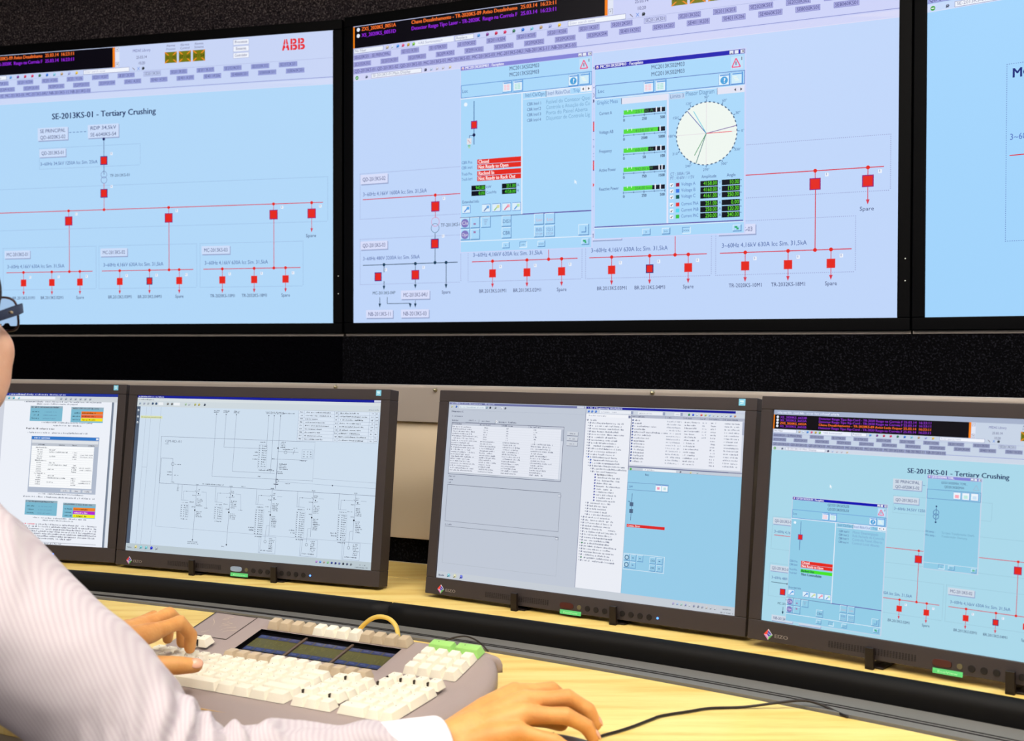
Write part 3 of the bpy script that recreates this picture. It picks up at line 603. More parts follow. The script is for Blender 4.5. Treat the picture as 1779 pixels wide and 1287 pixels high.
ch(sweep([(lambda t: deskoff(t)-.0025, ZD), (lambda t: deskoff(t)-.53, ZD), (lambda t: deskoff(t)-.53, ZD-.03), (lambda t: deskoff(t)-.0025, ZD-.03)], [t for t in THS]).build('worktop', WOOD, None, .0015))
ch(sweep([(-.06, -.455), (-.2, -.46), (-.2, -.49), (.3, -.49), (.3, -.42), (.0, -.42), (.0, -.455)]).build('support_beam', HOUSING_D))
ch(sweep([(-.14, -.49), (-.1, -.49), (-.1, -CH+.001), (-.14, -CH+.001)]).build('front_panel', PANEL))
ch(sweep([(.32, -.395), (.335, -.395), (.335, -CH+.001), (.32, -CH+.001)]).build('rear_panel', PANEL))
ch(sweep([(.325, -.417), (.345, -.417), (.345, -.34), (.325, -.34)]).build('fabric_strip', CARPET2))
ch(sweep([(.31, -.348), (.325, -.348), (.325, -.133), (.31, -.133)]).build('back_panel', PANEL, None, .001))
ch(sweep([(.302, -.133), (.325, -.133), (.325, -.066), (.302, -.066), (.298, -.072)]).build('top_plate', PANEL2, None, .001))
for px, py in ((584, 672), (757, 677), (1134, 682)):
    r = ray(px, py); k = 1.0
    for k in [i*.0005 for i in range(int(1.2/.0005), int(2.6/.0005))]:
        q = r*(k/r.y)
        if (Vector((q.x, q.y))-CC).length > RR+.299: break
    mb = MB(); c = Vector((q.x, q.y, q.z+CH)); n_ = Vector((CC.x-q.x, CC.y-q.y, 0)).normalized()
    vs = []; tube(mb, [c, c+n_*.003], [.0042, .0034], 14); ch(mb.build('screw', STEEL, None, 0, True))

# ---------------------------------------------------------------- the desk monitors
MW, MH = .50385, .27994
def desk_monitor(c, yaw, tilt, label, sensor=(70, 30, 26)):
    r = Vector((math.cos(yaw), -math.sin(yaw), 0)); n = Vector((-math.sin(yaw), -math.cos(yaw), 0)); up = Vector((0, 0, math.cos(tilt)))-n*math.sin(tilt)
    M = frame_matrix(W3(*c)-up*MH/2, r, up)
    t = empty('desk_monitor', M, label, 'monitor', 'desk monitors on the raised shelf')
    sb, tb, bb = .0175, .018, .0262; mb = MB(); f, dpt = -.004, .030
    mb.box((0, dpt/2+f, -bb/2), (MW+2*sb, dpt, bb)); mb.box((0, dpt/2+f, MH+tb/2), (MW+2*sb, dpt, tb))
    for sx in (-1, 1): mb.box((sx*(MW+sb)/2, dpt/2+f, MH/2), (sb, dpt, MH))
    mb.box((0, .012+.0145, MH/2), (MW, .025, MH))
    # stepped rear shell
    mb.box((0, .036, MH/2-.004), (MW+.01, .024, MH+.02)); mb.box((0, .056, MH/2-.01), (MW*.62, .02, MH*.7))
    mb.build('housing', HOUSING, t, .0012)
    px = MW/1920; py = MH/1080
    X = lambda x: (x/1920-.5)*MW
    Z = lambda y: (1-y/1080)*MH
    Q = f-.0002
    g = MB()
    for i in range(30):
        for k in range(4):
            x, z = X(376+i*14.6), Z(1128+k*8.2); g.box((x, Q, z), (.0018, .0006, .0011))
    g.build('speaker_grille', HOUSING_D, t)
    for x in (1058, 1112, 1167, 1222, 1276, 1328, 1383, 1438):
        b = MB(); b.disc((X(x), f, Z(1144)), .0041, .0012, 20); b.build('button', HOUSING_D, t, .0003)
    b = MB(); b.disc((X(1005), f, Z(1143)), .0034, .0009, 18); b.build('sensor_button', mat('olive_plastic', (92, 86, 62), .5), t)
    b = MB(); b.disc((X(1488), f, Z(1144)), .0016, .0008, 12); b.build('power_light', mat('blue_led', (60, 100, 255), .3, build=emit((70, 130, 255), 3)), t)
    b = MB(); n_ = 24; cx, cz = X(925), Z(1142)
    b.add([(cx+.0115*math.copysign(abs(math.cos(2*math.pi*i/n_))**.6, math.cos(2*math.pi*i/n_)), f-(.0014 if k else 0), cz+.0044*math.copysign(abs(math.sin(2*math.pi*i/n_))**.6, math.sin(2*math.pi*i/n_))) for k in (0, 1) for i in range(n_)],
          [tuple(range(n_)), tuple(range(n_, 2*n_))]+[(i, (i+1) % n_, n_+(i+1) % n_, n_+i) for i in range(n_)])
    b.build('sensor_window', mat('sensor_%d' % sensor[0], sensor, .25, .6), t, .0003)
    ar = Art(MW, MH, .0001, clip=False)
    S = lambda: None
    def place(ar, name, **k):
        for i, v in enumerate(ar.mb.v): ar.mb.v[i] = (v[0], v[1]+f-.0003, v[2])
        return ar.build(name, t, PRINT)
    ar.rect(883, 1167, 1020, 1191, (90, 205, 130)); ar.text(951, 1185, 'EcoView', 10, (190, 240, 200), 92, mid=True); place(ar, 'green_label')
    ar = Art(MW, MH, .0001, clip=False)
    ar.rect(1884, -63, 1921, -27, (120, 200, 240)); ar.rect(1891, -54, 1912, -47, (215, 240, 252), 1); ar.line(1893, -38, 1912, -42, (235, 248, 255), 3, 1); place(ar, 'energy_sticker')
    ar = Art(MW, MH, .0001, clip=False); x, y, d = 51, 1145, 24
    ar.poly([(x, y-d*1.15), (x+d, y), (x, y+d*1.15), (x-d, y)], (205, 205, 225))
    for q, c_ in (([(x-d, y), (x-2, y-2-d), (x-2, y-5), (x-d*.45, y+2)], (225, 70, 60)), ([(x-d, y+2), (x-d*.45, y+5), (x-2, y+d*.6), (x, y+d*1.15)], (200, 120, 200)), ([(x, y+d*1.15), (x+2, y+d*.55), (x+d*.5, y+4), (x+d, y)], (90, 190, 90)), ([(x-d*.35, y-2), (x, y-d*.85), (x+d*.8, y-2), (x+2, y+d*.45)], (60, 60, 190))): ar.poly(q, c_, 1)
    for k in range(3): ar.line(x-4+k*5, y-10+k*4, x+8+k*4, y+2-k*1, (190, 200, 245), 1.6, 2)
    ar.text(84, 1156, 'EIZO', 17, (150, 144, 142), 74, bold=True); place(ar, 'emblem')
    # easel feet: upright hook in front of the bezel, bar running back on the shelf
    Mi = M.inverted(); foot_y = 1
    for x in (595, 1236):
        p0 = M @ Vector((X(x), -.012, -.02)); p0.z = CH+ZS
        fm = MB(); base = Mi @ p0; yv = Mi.to_3x3() @ (Matrix.Rotation(0, 3, 'Z') @ (-n)); zv = Mi.to_3x3() @ Vector((0, 0, 1)); xv = Mi.to_3x3() @ r
        def bx(cx_, cy_, cz_, dx, dy, dz):
            A = Matrix.Identity(4)
            for i in range(3): A[i][0], A[i][1], A[i][2], A[i][3] = xv[i], yv[i], zv[i], base[i]
            fm.box((cx_, cy_, cz_), (dx, dy, dz), A)
        bx(0, 0, .0135, .0105, .006, .027); bx(0, .085, .0022, .0095, .176, .0035); bx(0, .15, .03, .0095, .008, .06)
        bx(.009, .035, .0016, .012, .06, .0024)
        fm.build('stand_foot', mat('black_metal', (24, 16, 16), .45, .4), t, .0006)
    return t
def scr(nx=1920): return Art(MW, MH, .00007)
MON = {}
MON['doc'] = desk_monitor((-.97, 2.2597, -.2239), .2817, .125, 'desk monitor beside the person showing a white text page with small blue figures', (150, 170, 195))
MON['dwg'] = desk_monitor((-.4556, 2.0726, -.2246), .3927, .126, 'desk monitor showing a black and white electrical drawing on a pale page', (140, 160, 190))
MON['list'] = desk_monitor((.102, 1.7771, -.2239), .571, .1255, 'desk monitor split between a grey window with a table and a light blue pane')
MON['proc'] = desk_monitor((.5363, 1.4383, -.2201), .6935, .118, 'desk monitor at the right edge showing the blue single-line diagram with pop-up windows')

# document monitor
a = scr(); a.rect(0, 0, 1920, 1080, (236, 240, 248), -1); a.rect(0, 0, 1920, 20, (30, 50, 150)); a.greek(1012, 15, 470, 11, (225, 230, 250)); a.rect(0, 20, 1920, 58, (206, 212, 218)); a.rect(1060, 24, 1400, 44, (236, 240, 246), 1)
a.rect(0, 58, 975, 1080, (205, 210, 222)); a.rect(1868, 58, 1885, 1080, (120, 132, 150)); a.rect(1885, 58, 1920, 1080, (222, 228, 236)); a.lay = 1
for i in range(7): icon(a, 1440+i*40, 28, 20, (150, 160, 180))
for x in (1000, 1040, 1085): icon(a, x, 28, 20, (70, 170, 200))
G1 = (110, 118, 135)
a.greek(1131, 66, 650, 10, G1); a.greek(1250, 82, 340, 10, G1)
def figure(x0, y0, x1, y1, hot):
    a.rect(x0, y0, x1, y1, (122, 184, 208)); a.rect(x0, y0, x1, y0+16, (150, 176, 190), 2); a.greek(x0+8, y0+14, (x1-x0)*.85, 10, (60, 80, 100), l=3)
    for i in range(3):
        a.greek(x0+16, y0+46+i*24, 60, 9, (40, 70, 90)); 
        if hot: a.rect(x0+(x1-x0)*.32, y0+30+i*24, x1-3, y0+52+i*24, hot[i], 2); a.greek(x0+(x1-x0)*.35, y0+47+i*24, 110, 10, (250, 240, 230) if i == 1 and hot[1][2] > 150 else (70, 40, 20), l=3)
        else: a.greek(x0+110, y0+46+i*24, 110, 8, (100, 150, 180))
figure(1198, 92, 1468, 202, None); figure(1540, 96, 1804, 206, [(240, 120, 40), (240, 100, 50), (248, 225, 30)])
for q in ((1302, 215, 415), (1400, 236, 230)): a.greek(*q, 10, G1)
a.circ(1180, 255, 5, (30, 30, 40)); a.greek(1192, 262, 220, 12, (40, 44, 60)); a.greek(1192, 290, 500, 11, G1)
a.rect(1226, 310, 1786, 714, (176, 186, 204)); a.rect(1228, 312, 1784, 334, (50, 120, 200), 2); a.greek(1250, 328, 130, 12, (235, 240, 255), l=3); a.rect(1760, 316, 1780, 330, (225, 230, 240), 3)
a.rect(1232, 338, 1780, 360, (222, 226, 232), 2); a.rect(1234, 362, 1780, 378, (190, 196, 206), 2); a.rect(1234, 380, 1750, 676, (248, 250, 252), 2)
for x, w_ in ((1290, 46), (1460, 40), (1570, 34), (1700, 60)): a.greek(x, 375, w_, 9, (60, 66, 80), l=3)
for i in range(18):
    y = 396+i*15.4; a.greek(1270+(14 if i % 6 else 0), y, 40 if i % 6 else 90, 9, (90, 96, 110), l=3); a.rect(1234, y+3, 1750, y+4, (205, 210, 218), 3)
    if i % 6 in (1, 2, 4): a.greek(1382, y, (90, 50, 150)[i % 3], 9, (80, 86, 100), l=3)
    if i % 6 > 1: a.greek(1578, y, 34, 9, (80, 86, 100), l=3)
    if i % 6 in (3, 4): a.greek(1640, y, 100, 8, (100, 104, 118), l=3)
for x in (1500, 1590, 1680): a.rect(x, 686, x+75, 704, (214, 218, 226), 2); a.greek(x+20, 700, 36, 9, (90, 90, 110), l=3)
a.greek(1319, 727, 366, 10, G1); a.greek(1195, 750, 590, 11, G1)
figure(1216, 770, 1482, 876, None); figure(1530, 780, 1796, 884, [(240, 130, 40), (180, 40, 210), (240, 240, 30)])
a.greek(1290, 898, 436, 10, G1); a.greek(1370, 914, 250, 10, G1); a.greek(1197, 944, 110, 11, (225, 70, 90))
for i in range(7): a.greek(1197+(120 if i == 0 else 0), 944+i*16.5, 616-(120 if i == 0 else 0)-(200 if i == 6 else 0), 11, (96, 100, 122))
a.rect(1220, 1064, 1818, 1066, G1); a.greek(1400, 1078, 140, 10, G1); a.build('screen_image', MON['doc'])

# drawing monitor
a = scr(); a.rect(0, 0, 1920, 1080, (206, 222, 238), -1); a.rect(0, 0, 1920, 17, (20, 30, 150)); a.greek(8, 13, 215, 9, (225, 230, 250)); a.rect(1866, 1, 1918, 15, (210, 216, 232), 1)
a.rect(0, 17, 1920, 38, (214, 222, 226)); a.greek(8, 33, 130, 9, (120, 130, 140)); a.rect(0, 38, 1920, 78, (206, 216, 222)); a.rect(0, 78, 30, 1030, (84, 98, 118)); a.rect(0, 1030, 1920, 1080, (186, 200, 208))
a.lay = 1
for x, c in ((14, (150, 170, 190)), (50, (160, 170, 190)), (84, (160, 170, 180)), (122, (30, 60, 100)), (152, (30, 60, 100)), (250, (110, 110, 110)), (285, (90, 90, 90)), (400, (160, 190, 160)), (430, (180, 190, 200)), (478, (170, 170, 90)), (510, (180, 170, 90)), (556, (60, 70, 90))): icon(a, x, 46, 20, c)
a.rect(180, 46, 220, 66, (236, 240, 244)); a.rect(310, 46, 360, 66, (236, 240, 244)); a.greek(1830, 68, 70, 8, (150, 160, 170))
for y in (95, 140, 180): icon(a, 4, y, 20, (190, 200, 210))
a.rect(38, 142, 222, 160, (218, 224, 176)); a.greek(44, 156, 168, 8, (150, 156, 120), l=3)
Lc = (120, 130, 152); Dk = (60, 66, 84)
for x in (82, 124, 206): a.line(x, 80, x, 1030, (165, 178, 196), 2)
a.line(82, 500, 124, 500, (165, 178, 196), 2); a.frame(225, 282, 1453, 284, Lc, 2); a.line(228, 282, 240, 606, Lc, 2)
a.frame(241, 432, 243, 604, Lc, 2); a.line(241, 432, 338, 432, Lc, 2); a.line(338, 432, 344, 590, Lc, 2); a.ring(340, 470, 12, Dk, 2, l=2); a.greek(358, 474, 48, 7, Dk); a.greek(300, 528, 36, 7, Dk); a.greek(300, 548, 42, 7, Dk); a.greek(360, 548, 30, 7, Dk); a.greek(335, 596, 26, 6, Dk)
a.text(262, 322, 'CJM-RD-A1', 17, (110, 120, 140), 134); a.greek(262, 336, 30, 7, Lc)
for x, y1 in ((668, 540), (746, 340), (828, 500)): a.greek(x-22, 98, 44, 7, Dk); a.greek(x-22, 108, 44, 8, Dk); a.line(x, 115, x, y1, Lc, 1.8); a.circ(x, 118, 4, Dk, 2, 8)
for x, y1 in ((1083, 340), (1126, 500), (1175, 600)): a.greek(x-26, 98, 46, 7, Dk); a.greek(x-20, 107, 44, 7, Dk); a.line(x, 115, x, y1, Lc, 1.8); a.circ(x, 118, 4, Dk, 2, 8)
a.line(746, 340, 1080, 340, Lc, 1.6); a.line(668, 540, 1450, 536, Lc, 1.6); a.line(828, 500, 1160, 500, Lc, 1.6); a.greek(1190, 104, 90, 7, Dk)
# drawing title table
a.rect(1312, 78, 1905, 276, (216, 228, 242)); a.lay = 2
for x in (1312, 1355, 1582, 1612, 1838, 1878, 1905): a.line(x, 78, x, 276, (150, 164, 186), 1.8)
for i in range(10):
    y = 78+i*22; a.line(1312, y, 1905, y, (160, 172, 192), 1.5)
    if i < 9:
        a.greek(1366, y+15, random.randint(90, 200), 8, Dk); a.greek(1622, y+15, random.randint(130, 205), 8, (40, 46, 60)); a.greek(1591, y+15, 14, 9, Dk); a.greek(1325, y+14, 16, 8, Dk); a.greek(1851, y+14, 14, 9, Dk); a.greek(1884, y+14, 16, 7, Dk)
a.lay = 1
# upper block
def comp(x, y, s=1, n=4, w_=44):
    for k in range(n): a.greek(x, y+k*11*s, w_*random.uniform(.6, 1), 7*s, Dk)
def terms(x, y0, y1, step=15):
    y = y0
    while y < y1: a.circ(x, y, 3.4, Dk, 2, 6); a.circ(x+22, y, 3.4, Dk, 2, 6); a.greek(x+30, y+4, 22, 7, Dk); y += step
    a.frame(x-8, y0-8, x+60, y1, (170, 182, 200), 1.5)
terms(1030, 322, 470); comp(1030, 300, 1, 1, 70); a.greek(985, 368, 34, 7, Dk); a.greek(985, 390, 34, 7, Dk); a.greek(980, 415, 44, 8, Dk); a.line(1175, 290, 1172, 600, Lc, 2); comp(1190, 296, 1, 4); a.circ(1172, 332, 6, (20, 24, 40), 2, 8)
a.line(1172, 355, 1330, 355, Lc, 1.8); a.greek(1200, 342, 90, 7, Dk); a.ring(1232, 358, 11, Dk, 1.8, l=2); a.greek(1290, 332, 30, 7, Dk); a.line(1300, 340, 1290, 370, Dk, 2); a.frame(1356, 335, 1440, 395, (150, 164, 186), 1.8)
for i in range(3):
    for k in range(3): a.greek(1366+k*26, 352+i*16, 12, 7, Dk)
a.line(1130, 405, 1400, 405, Lc, 1.6); a.greek(1130, 408, 20, 7, Dk); a.greek(1345, 412, 48, 8, Dk); comp(1190, 440, 1, 4, 70); comp(1175, 490, 1, 2, 60); a.greek(1030, 486, 120, 8, Dk); a.greek(1100, 478, 40, 7, Dk); a.greek(1030, 528, 20, 7, Dk); comp(1168, 540, 1, 4, 30); a.greek(1240, 566, 40, 7, Dk); a.line(1450, 290, 1450, 545, (165, 178, 196), 1.8)
a.greek(1150, 574, 40, 8, Dk); a.line(1453, 521, 1920, 530, (165, 178, 196), 1.8); a.circ(1600, 560, 5, Dk, 2, 8); a.line(1200, 552, 1920, 566, (150, 164, 186), 1.6)
a.line(240, 604, 1920, 612, Lc, 2.4); a.line(240, 901, 1925, 914, (165, 178, 196), 1.8); a.line(240, 604, 236, 901, (165, 178, 196), 1.8); a.greek(590, 598, 175, 8, Dk); a.greek(905, 600, 30, 7, Dk)
a.line(398, 604, 398, 640, Dk, 1.8); comp(392, 630, 1, 3, 16)
for i, (x, bot) in enumerate(((552, 975), (826, 990), (1150, 910), (1464, 900), (1774, 898))):
    y0 = 606; big = i > 1; a.line(x, y0, x-3, bot, Lc, 2); a.greek(x-12, y0-2, 20, 8, Dk); comp(x+4, y0+30, 1, 2, 30); a.line(x-12, y0+36, x+6, y0+52, Dk, 2); a.circ(x+18, y0+56, 5, Dk, 2, 6); a.greek(x-30, y0+72, 30, 7, Dk); a.line(x+8, y0+68, x+36, y0+64, Dk, 1.8)
    a.line(x-120, y0+2, x-118, y0+105, Lc, 1.8); a.line(x-104, y0+44, x-104, y0+105, Lc, 1.5); a.line(x-104, y0+44, x-12, y0+44, Lc, 1.5); a.circ(x-80, y0+44, 3, Dk, 2, 6); a.line(x-120, y0+105, x-60, y0+105, Lc, 1.5)
    a.greek(x-110, y0+124, 50, 7, Dk); terms(x-112, y0+142, y0+(220 if not big else 300), 14); comp(x+8, y0+96, 1, 5, 46); a.greek(x-50, y0+118, 34, 7, Dk); a.greek(x-30, y0+150, 30, 7, Dk)
    a.circ(x-2, y0+168, 6, (16, 20, 34), 2, 8); comp(x+8, y0+180, 1, 4, 50); a.greek(x-110, y0+(236 if not big else 318), 50, 8, Dk); a.line(x+40, y0+44, x+80, y0+44, Lc, 1.4)
    if not big:
        a.line(x+80, y0+44, x+90, y0+150, (150, 164, 186), 1.8); a.greek(x+70, y0+152, 34, 7, Dk)
    if big:
        comp(x+10, y0+214, 1, 4, 50); a.greek(x-165, y0+262, 40, 9, Dk); a.greek(x-160, y0+278, 36, 9, Dk); a.line(x-26, y0+240, x-30, y0+330, Lc, 1.6); a.line(x-26, y0+240, x-4, y0+238, Lc, 1.6)
        a.frame(x-76, 916, x+54, 1026, (150, 164, 186), 1.8); a.line(x-60, 925, x-66, 1026, Lc, 1.5); comp(x+2, 930, 1, 7, 40); a.ring(x-28, 950, 10, Dk, 1.8, l=2); a.greek(x-60, 1012, 90, 8, Dk)
    else: a.circ(x-3, bot, 5, (30, 34, 50), 2, 8); comp(x-40, bot+16, 1, 2 if i == 0 else 1, 86 if i == 0 else 24)
a.greek(14, 1062, 36, 10, (90, 96, 106)); 
for i, c in enumerate(((214, 206, 130), (110, 190, 205), (110, 190, 205), (20, 40, 210), (160, 170, 180))): icon(a, 72+i*44, 1038, 26, c)
for i in range(10): icon(a, 1510+i*28, 1044, 18, ((170, 120, 200), (80, 130, 220), (170, 150, 140), (120, 190, 130), (40, 60, 140), (30, 40, 120), (90, 100, 160), (20, 30, 50), (70, 80, 110), (110, 120, 130))[i])
a.greek(1830, 1056, 40, 9, (120, 130, 140)); a.greek(1800, 1072, 90, 9, (120, 130, 140)); a.build('screen_image', MON['dwg'])

# list monitor
a = scr(); a.rect(0, 0, 1920, 1080, (196, 203, 214), -1); a.rect(0, 0, 957, 1050, (192, 200, 214)); a.lay = 1
a.rect(4, 3, 950, 16, (110, 116, 165)); a.greek(14, 13, 320, 9, (190, 196, 225)); a.rect(900, 4, 946, 15, (205, 210, 226), 2)
a.rect(78, 20, 268, 38, (222, 232, 240)); a.greek(84, 34, 170, 8, (170, 185, 200)); 
for x, c in ((16, (190, 196, 150)), (48, (50, 100, 190)), (272, (120, 150, 170)), (296, (30, 36, 60)), (334, (120, 130, 140)), (380, (220, 224, 230)), (404, (90, 96, 110))): icon(a, x, 21, 16, c)
T_ = (110, 116, 136)
a.greek(16, 64, 92, 11, T_); a.rect(10, 50, 950, 51, (170, 178, 194)); a.greek(28, 92, 80, 10, T_); a.greek(30, 118, 48, 9, T_); a.greek(150, 114, 50, 9, T_); a.greek(250, 116, 60, 9, T_); a.greek(372, 118, 120, 10, T_); a.circ(354, 112, 8, (235, 238, 244)); a.line(356, 108, 352, 116, (60, 60, 90), 2, 2)
a.rect(130, 122, 228, 124, (120, 126, 150)); a.rect(242, 124, 345, 126, (120, 126, 150)); a.rect(228, 104, 230, 124, (90, 96, 120)); a.rect(345, 106, 347, 126, (90, 96, 120))
a.frame(30, 126, 824, 446, (100, 106, 130), 3); a.rect(33, 129, 822, 142, (196, 202, 216)); a.rect(33, 143, 806, 432, (228, 232, 242)); a.rect(808, 143, 821, 432, (214, 220, 232)); a.rect(806, 143, 821, 210, (180, 188, 204), 2)
for x in (36, 240, 400, 590): a.greek(x, 139, 70, 8, (90, 96, 120)); a.rect(x-6, 129, x-4, 142, (140, 146, 168), 2)
a.rect(33, 432, 700, 440, (205, 212, 222)); a.rect(36, 434, 780, 436, (150, 158, 176), 2)
for i in range(20):
    y = 156+i*14; a.rect(33, y+3, 806, y+4, (212, 217, 228), 2); cc = (112, 118, 138)
    a.greek(38, y, random.randint(130, 195), 8, cc); n1 = 26 if i < 6 else random.randint(70, 120); a.greek(268 if i < 6 else 248, y, n1, 8, cc)
    a.greek(430 if i < 6 else 410, y, n1+10 if i > 5 else 14, 8, cc); a.greek(620 if i < 6 else 608, y, 20 if i < 6 else random.randint(80, 160), 8, cc)
for y in (154, 184, 213): a.rect(846, y-2, 918, y+22, (206, 212, 222)); a.rect(846, y+20, 918, y+23, (110, 116, 140), 2); a.rect(917, y, 919, y+23, (110, 116, 140), 2); a.greek(864, y+13, 34, 8, (110, 116, 136))
a.greek(36, 462, 50, 9, T_); a.greek(38, 482, 28, 9, T_); a.greek(32, 500, 20, 8, T_)
a.frame(31, 508, 830, 734, (150, 156, 172), 3); a.rect(31, 508, 820, 511, (100, 106, 124)); a.greek(34, 756, 48, 9, T_); a.rect(36, 762, 834, 765, (100, 106, 124)); a.frame(34, 762, 834, 988, (176, 184, 196), 2)
for y in (520, 766): a.rect(812, y, 832, y+14, (120, 126, 146)); a.rect(813, y+2, 829, y+12, (214, 220, 230), 2)
# right window of the list monitor
a.lay = 2; a.rect(958, 2, 1920, 1036, (150, 156, 180)); a.rect(962, 4, 1920, 16, (14, 20, 150), 3); a.greek(972, 14, 30, 9, (225, 230, 250), l=4); a.text(1010, 14, '// Engineering Workplace', 9, (230, 234, 250), 180, l=4, bold=True); a.rect(1864, 2, 1918, 16, (205, 212, 228), 4)
a.rect(962, 17, 1920, 42, (206, 214, 226), 3); a.lay = 4
for x, w_ in ((1050, 210), (1290, 165), (1510, 50)): a.rect(x, 22, x+w_, 39, (232, 236, 244)); a.greek(x+8, 35, w_*.45, 8, (170, 176, 192)); a.rect(x+w_-14, 22, x+w_, 39, (150, 160, 190), 5)
for i, c in enumerate(((40, 130, 80), (50, 80, 220), (200, 210, 220), (220, 90, 90), (170, 180, 90), (150, 180, 230), (190, 200, 210), (190, 200, 210), (190, 200, 215), (190, 200, 215), (120, 150, 220), (200, 150, 120))): icon(a, 1590+i*24, 23, 15, c)
for x in (970, 992, 1016): icon(a, x, 22, 17, (80, 130, 220))
a.rect(962, 43, 1250, 1036, (234, 237, 245), 3); a.rect(966, 47, 1246, 62, (240, 242, 248)); a.greek(980, 58, 110, 8, (160, 166, 184)); a.rect(1232, 47, 1246, 62, (120, 126, 160), 5)
a.rect(1251, 43, 1906, 322, (232, 235, 244), 3); a.rect(1251, 43, 1916, 58, (176, 182, 200), 4); a.rect(1906, 58, 1918, 322, (206, 212, 226), 4); a.rect(1905, 60, 1918, 130, (170, 178, 200), 5); a.rect(1249, 43, 1253, 350, (110, 118, 150), 5)
for x, w_ in ((1258, 70), (1464, 40), (1572, 50), (1670, 28), (1722, 50), (1800, 80)): a.greek(x, 55, w_, 8, (100, 106, 128), l=6); a.rect(x-6, 44, x-4, 58, (130, 136, 160), 6)
for i in range(15):
    y = 76+i*16.4; cc = (118, 124, 144); icon(a, 1256, y-11, 12, (60, 80, 150)); a.greek(1274, y, (30, 50, 130, 64, 190, 100, 90)[i] if i < 7 else 64, 9, cc); a.greek(1470, y, 84, 8, (150, 158, 176)); a.greek(1575, y, 68 if i % 3 else 86, 8, cc)
    if i < 6: a.greek(1678, y, 24, 8, (150, 158, 176))
    a.greek(1728, y, 26, 8, cc); a.greek(1806, y, 80, 8, (130, 138, 158))
a.rect(1251, 322, 1918, 330, (200, 206, 220), 4); a.rect(1260, 332, 1840, 335, (90, 98, 140), 5); a.rect(1251, 337, 1918, 352, (196, 205, 218), 4)
a.circ(1266, 346, 7, (80, 180, 90), 6, 10); a.rect(1340, 339, 1540, 351, (236, 240, 246), 6); a.greek(1352, 349, 60, 7, (170, 176, 190), l=7); icon(a, 1560, 339, 12, (40, 46, 70)); icon(a, 1620, 339, 13, (220, 200, 90)); icon(a, 1660, 339, 12, (150, 180, 190))
for i in range(50):
    y = 84+i*16.3; ind = 8 if i in (0,) else 26
    if 14 <= i <= 16: ind = 42
    if 17 <= i <= 18: ind = 60
    if 19 <= i <= 28: ind = 78
    if 29 <= i: ind = 42
    if i > 33: ind = 20
    x = 966+ind; c = (50, 90, 190) if 13 <= i <= 15 else ((80, 90, 170) if 19 <= i <= 28 else (130, 136, 160))
    if i in (43, 48): c = (20, 120, 70)
    if ind < 78: a.rect(x-14, y-8, x-8, y-2, (170, 176, 190))
    icon(a, x-4, y-11, 12, c); wd = random.randint(150, 215) if i < 18 or i > 33 else random.randint(90, 150)
    if i == 0: wd = 44
    wd = min(wd, 1240-x-14); a.greek(x+14, y, wd, 9, (112, 120, 142) if i != 19 else (60, 66, 90))
# light blue pane
a.rect(1251, 353, 1920, 1036, (150, 203, 232), 3)
a.text(1368, 377, 'Bay', 10, (40, 60, 110), 24, l=6, mid=True); a.frame(1252, 420, 1500, 462, (96, 130, 180), 2, 5); a.text(1262, 448, 'QA9', 10, (40, 80, 150), 22, l=6)
for x, c in ((1424, (240, 150, 180)), (1462, (190, 225, 225))): a.rect(x, 424, x+34, 458, (240, 246, 252), 5); a.rect(x, 424, x+34, 428, (90, 130, 210), 6); a.rect(x+9, 436, x+24, 450, c, 6)
a.line(1284, 480, 1284, 630, (60, 90, 140), 2.5, 5)
for y in (541, 579): a.rect(1273, y-11, 1295, y+11, (80, 104, 136), 6)
a.greek(1262, 530, 10, 8, (60, 90, 140)); a.rect(1262, 652, 1492, 668, (220, 40, 40), 5); a.text(1266, 665, 'Comm. Error', 10, (250, 225, 225), 78, l=6, bold=True)
a.frame(1255, 813, 1502, 903, (235, 242, 250), 2, 5)
pp = dict(win=(150, 203, 232))
for x, y, t in ((1258, 818, 'o'), (1296, 818, ''), (1338, 818, ''), (1258, 858, 'o'), (1296, 858, ''), (1414, 822, 'DIS1'), (1456, 822, ''), (1414, 862, 'CBR'), (1456, 862, '')):
    pushb(a, x, y, x+36, y+36, pp)
    if t == 'o': a.circ(x+17, y+18, 13, (60, 90, 130), 7); a.circ(x+17, y+18, 9, (180, 215, 235), 8)
    elif t: a.text(x+18, y+23, t, 10, (50, 80, 130), 26, mid=True, l=7)
    else: a.rect(x+12, y+16, x+22, y+20, (80, 110, 160), 7)
# task bar
a.lay = 1; a.rect(0, 1040, 1920, 1080, (198, 205, 214)); a.greek(16, 1068, 40, 11, (90, 96, 120))
for i, c in enumerate(((90, 180, 200), (210, 206, 150), (20, 40, 200))): icon(a, 76+i*46, 1044, 28, c)
for i in range(11): icon(a, 1560+i*24, 1048, 16, ((120, 90, 190), (90, 140, 220), (120, 190, 170), (40, 60, 160), (190, 200, 210), (40, 60, 130), (20, 40, 90), (100, 110, 140), (180, 160, 150), (160, 170, 180), (170, 180, 190))[i])
a.greek(1850, 1056, 40, 9, (130, 138, 150)); a.greek(1838, 1074, 70, 9, (130, 138, 150)); a.build('screen_image', MON['list'])

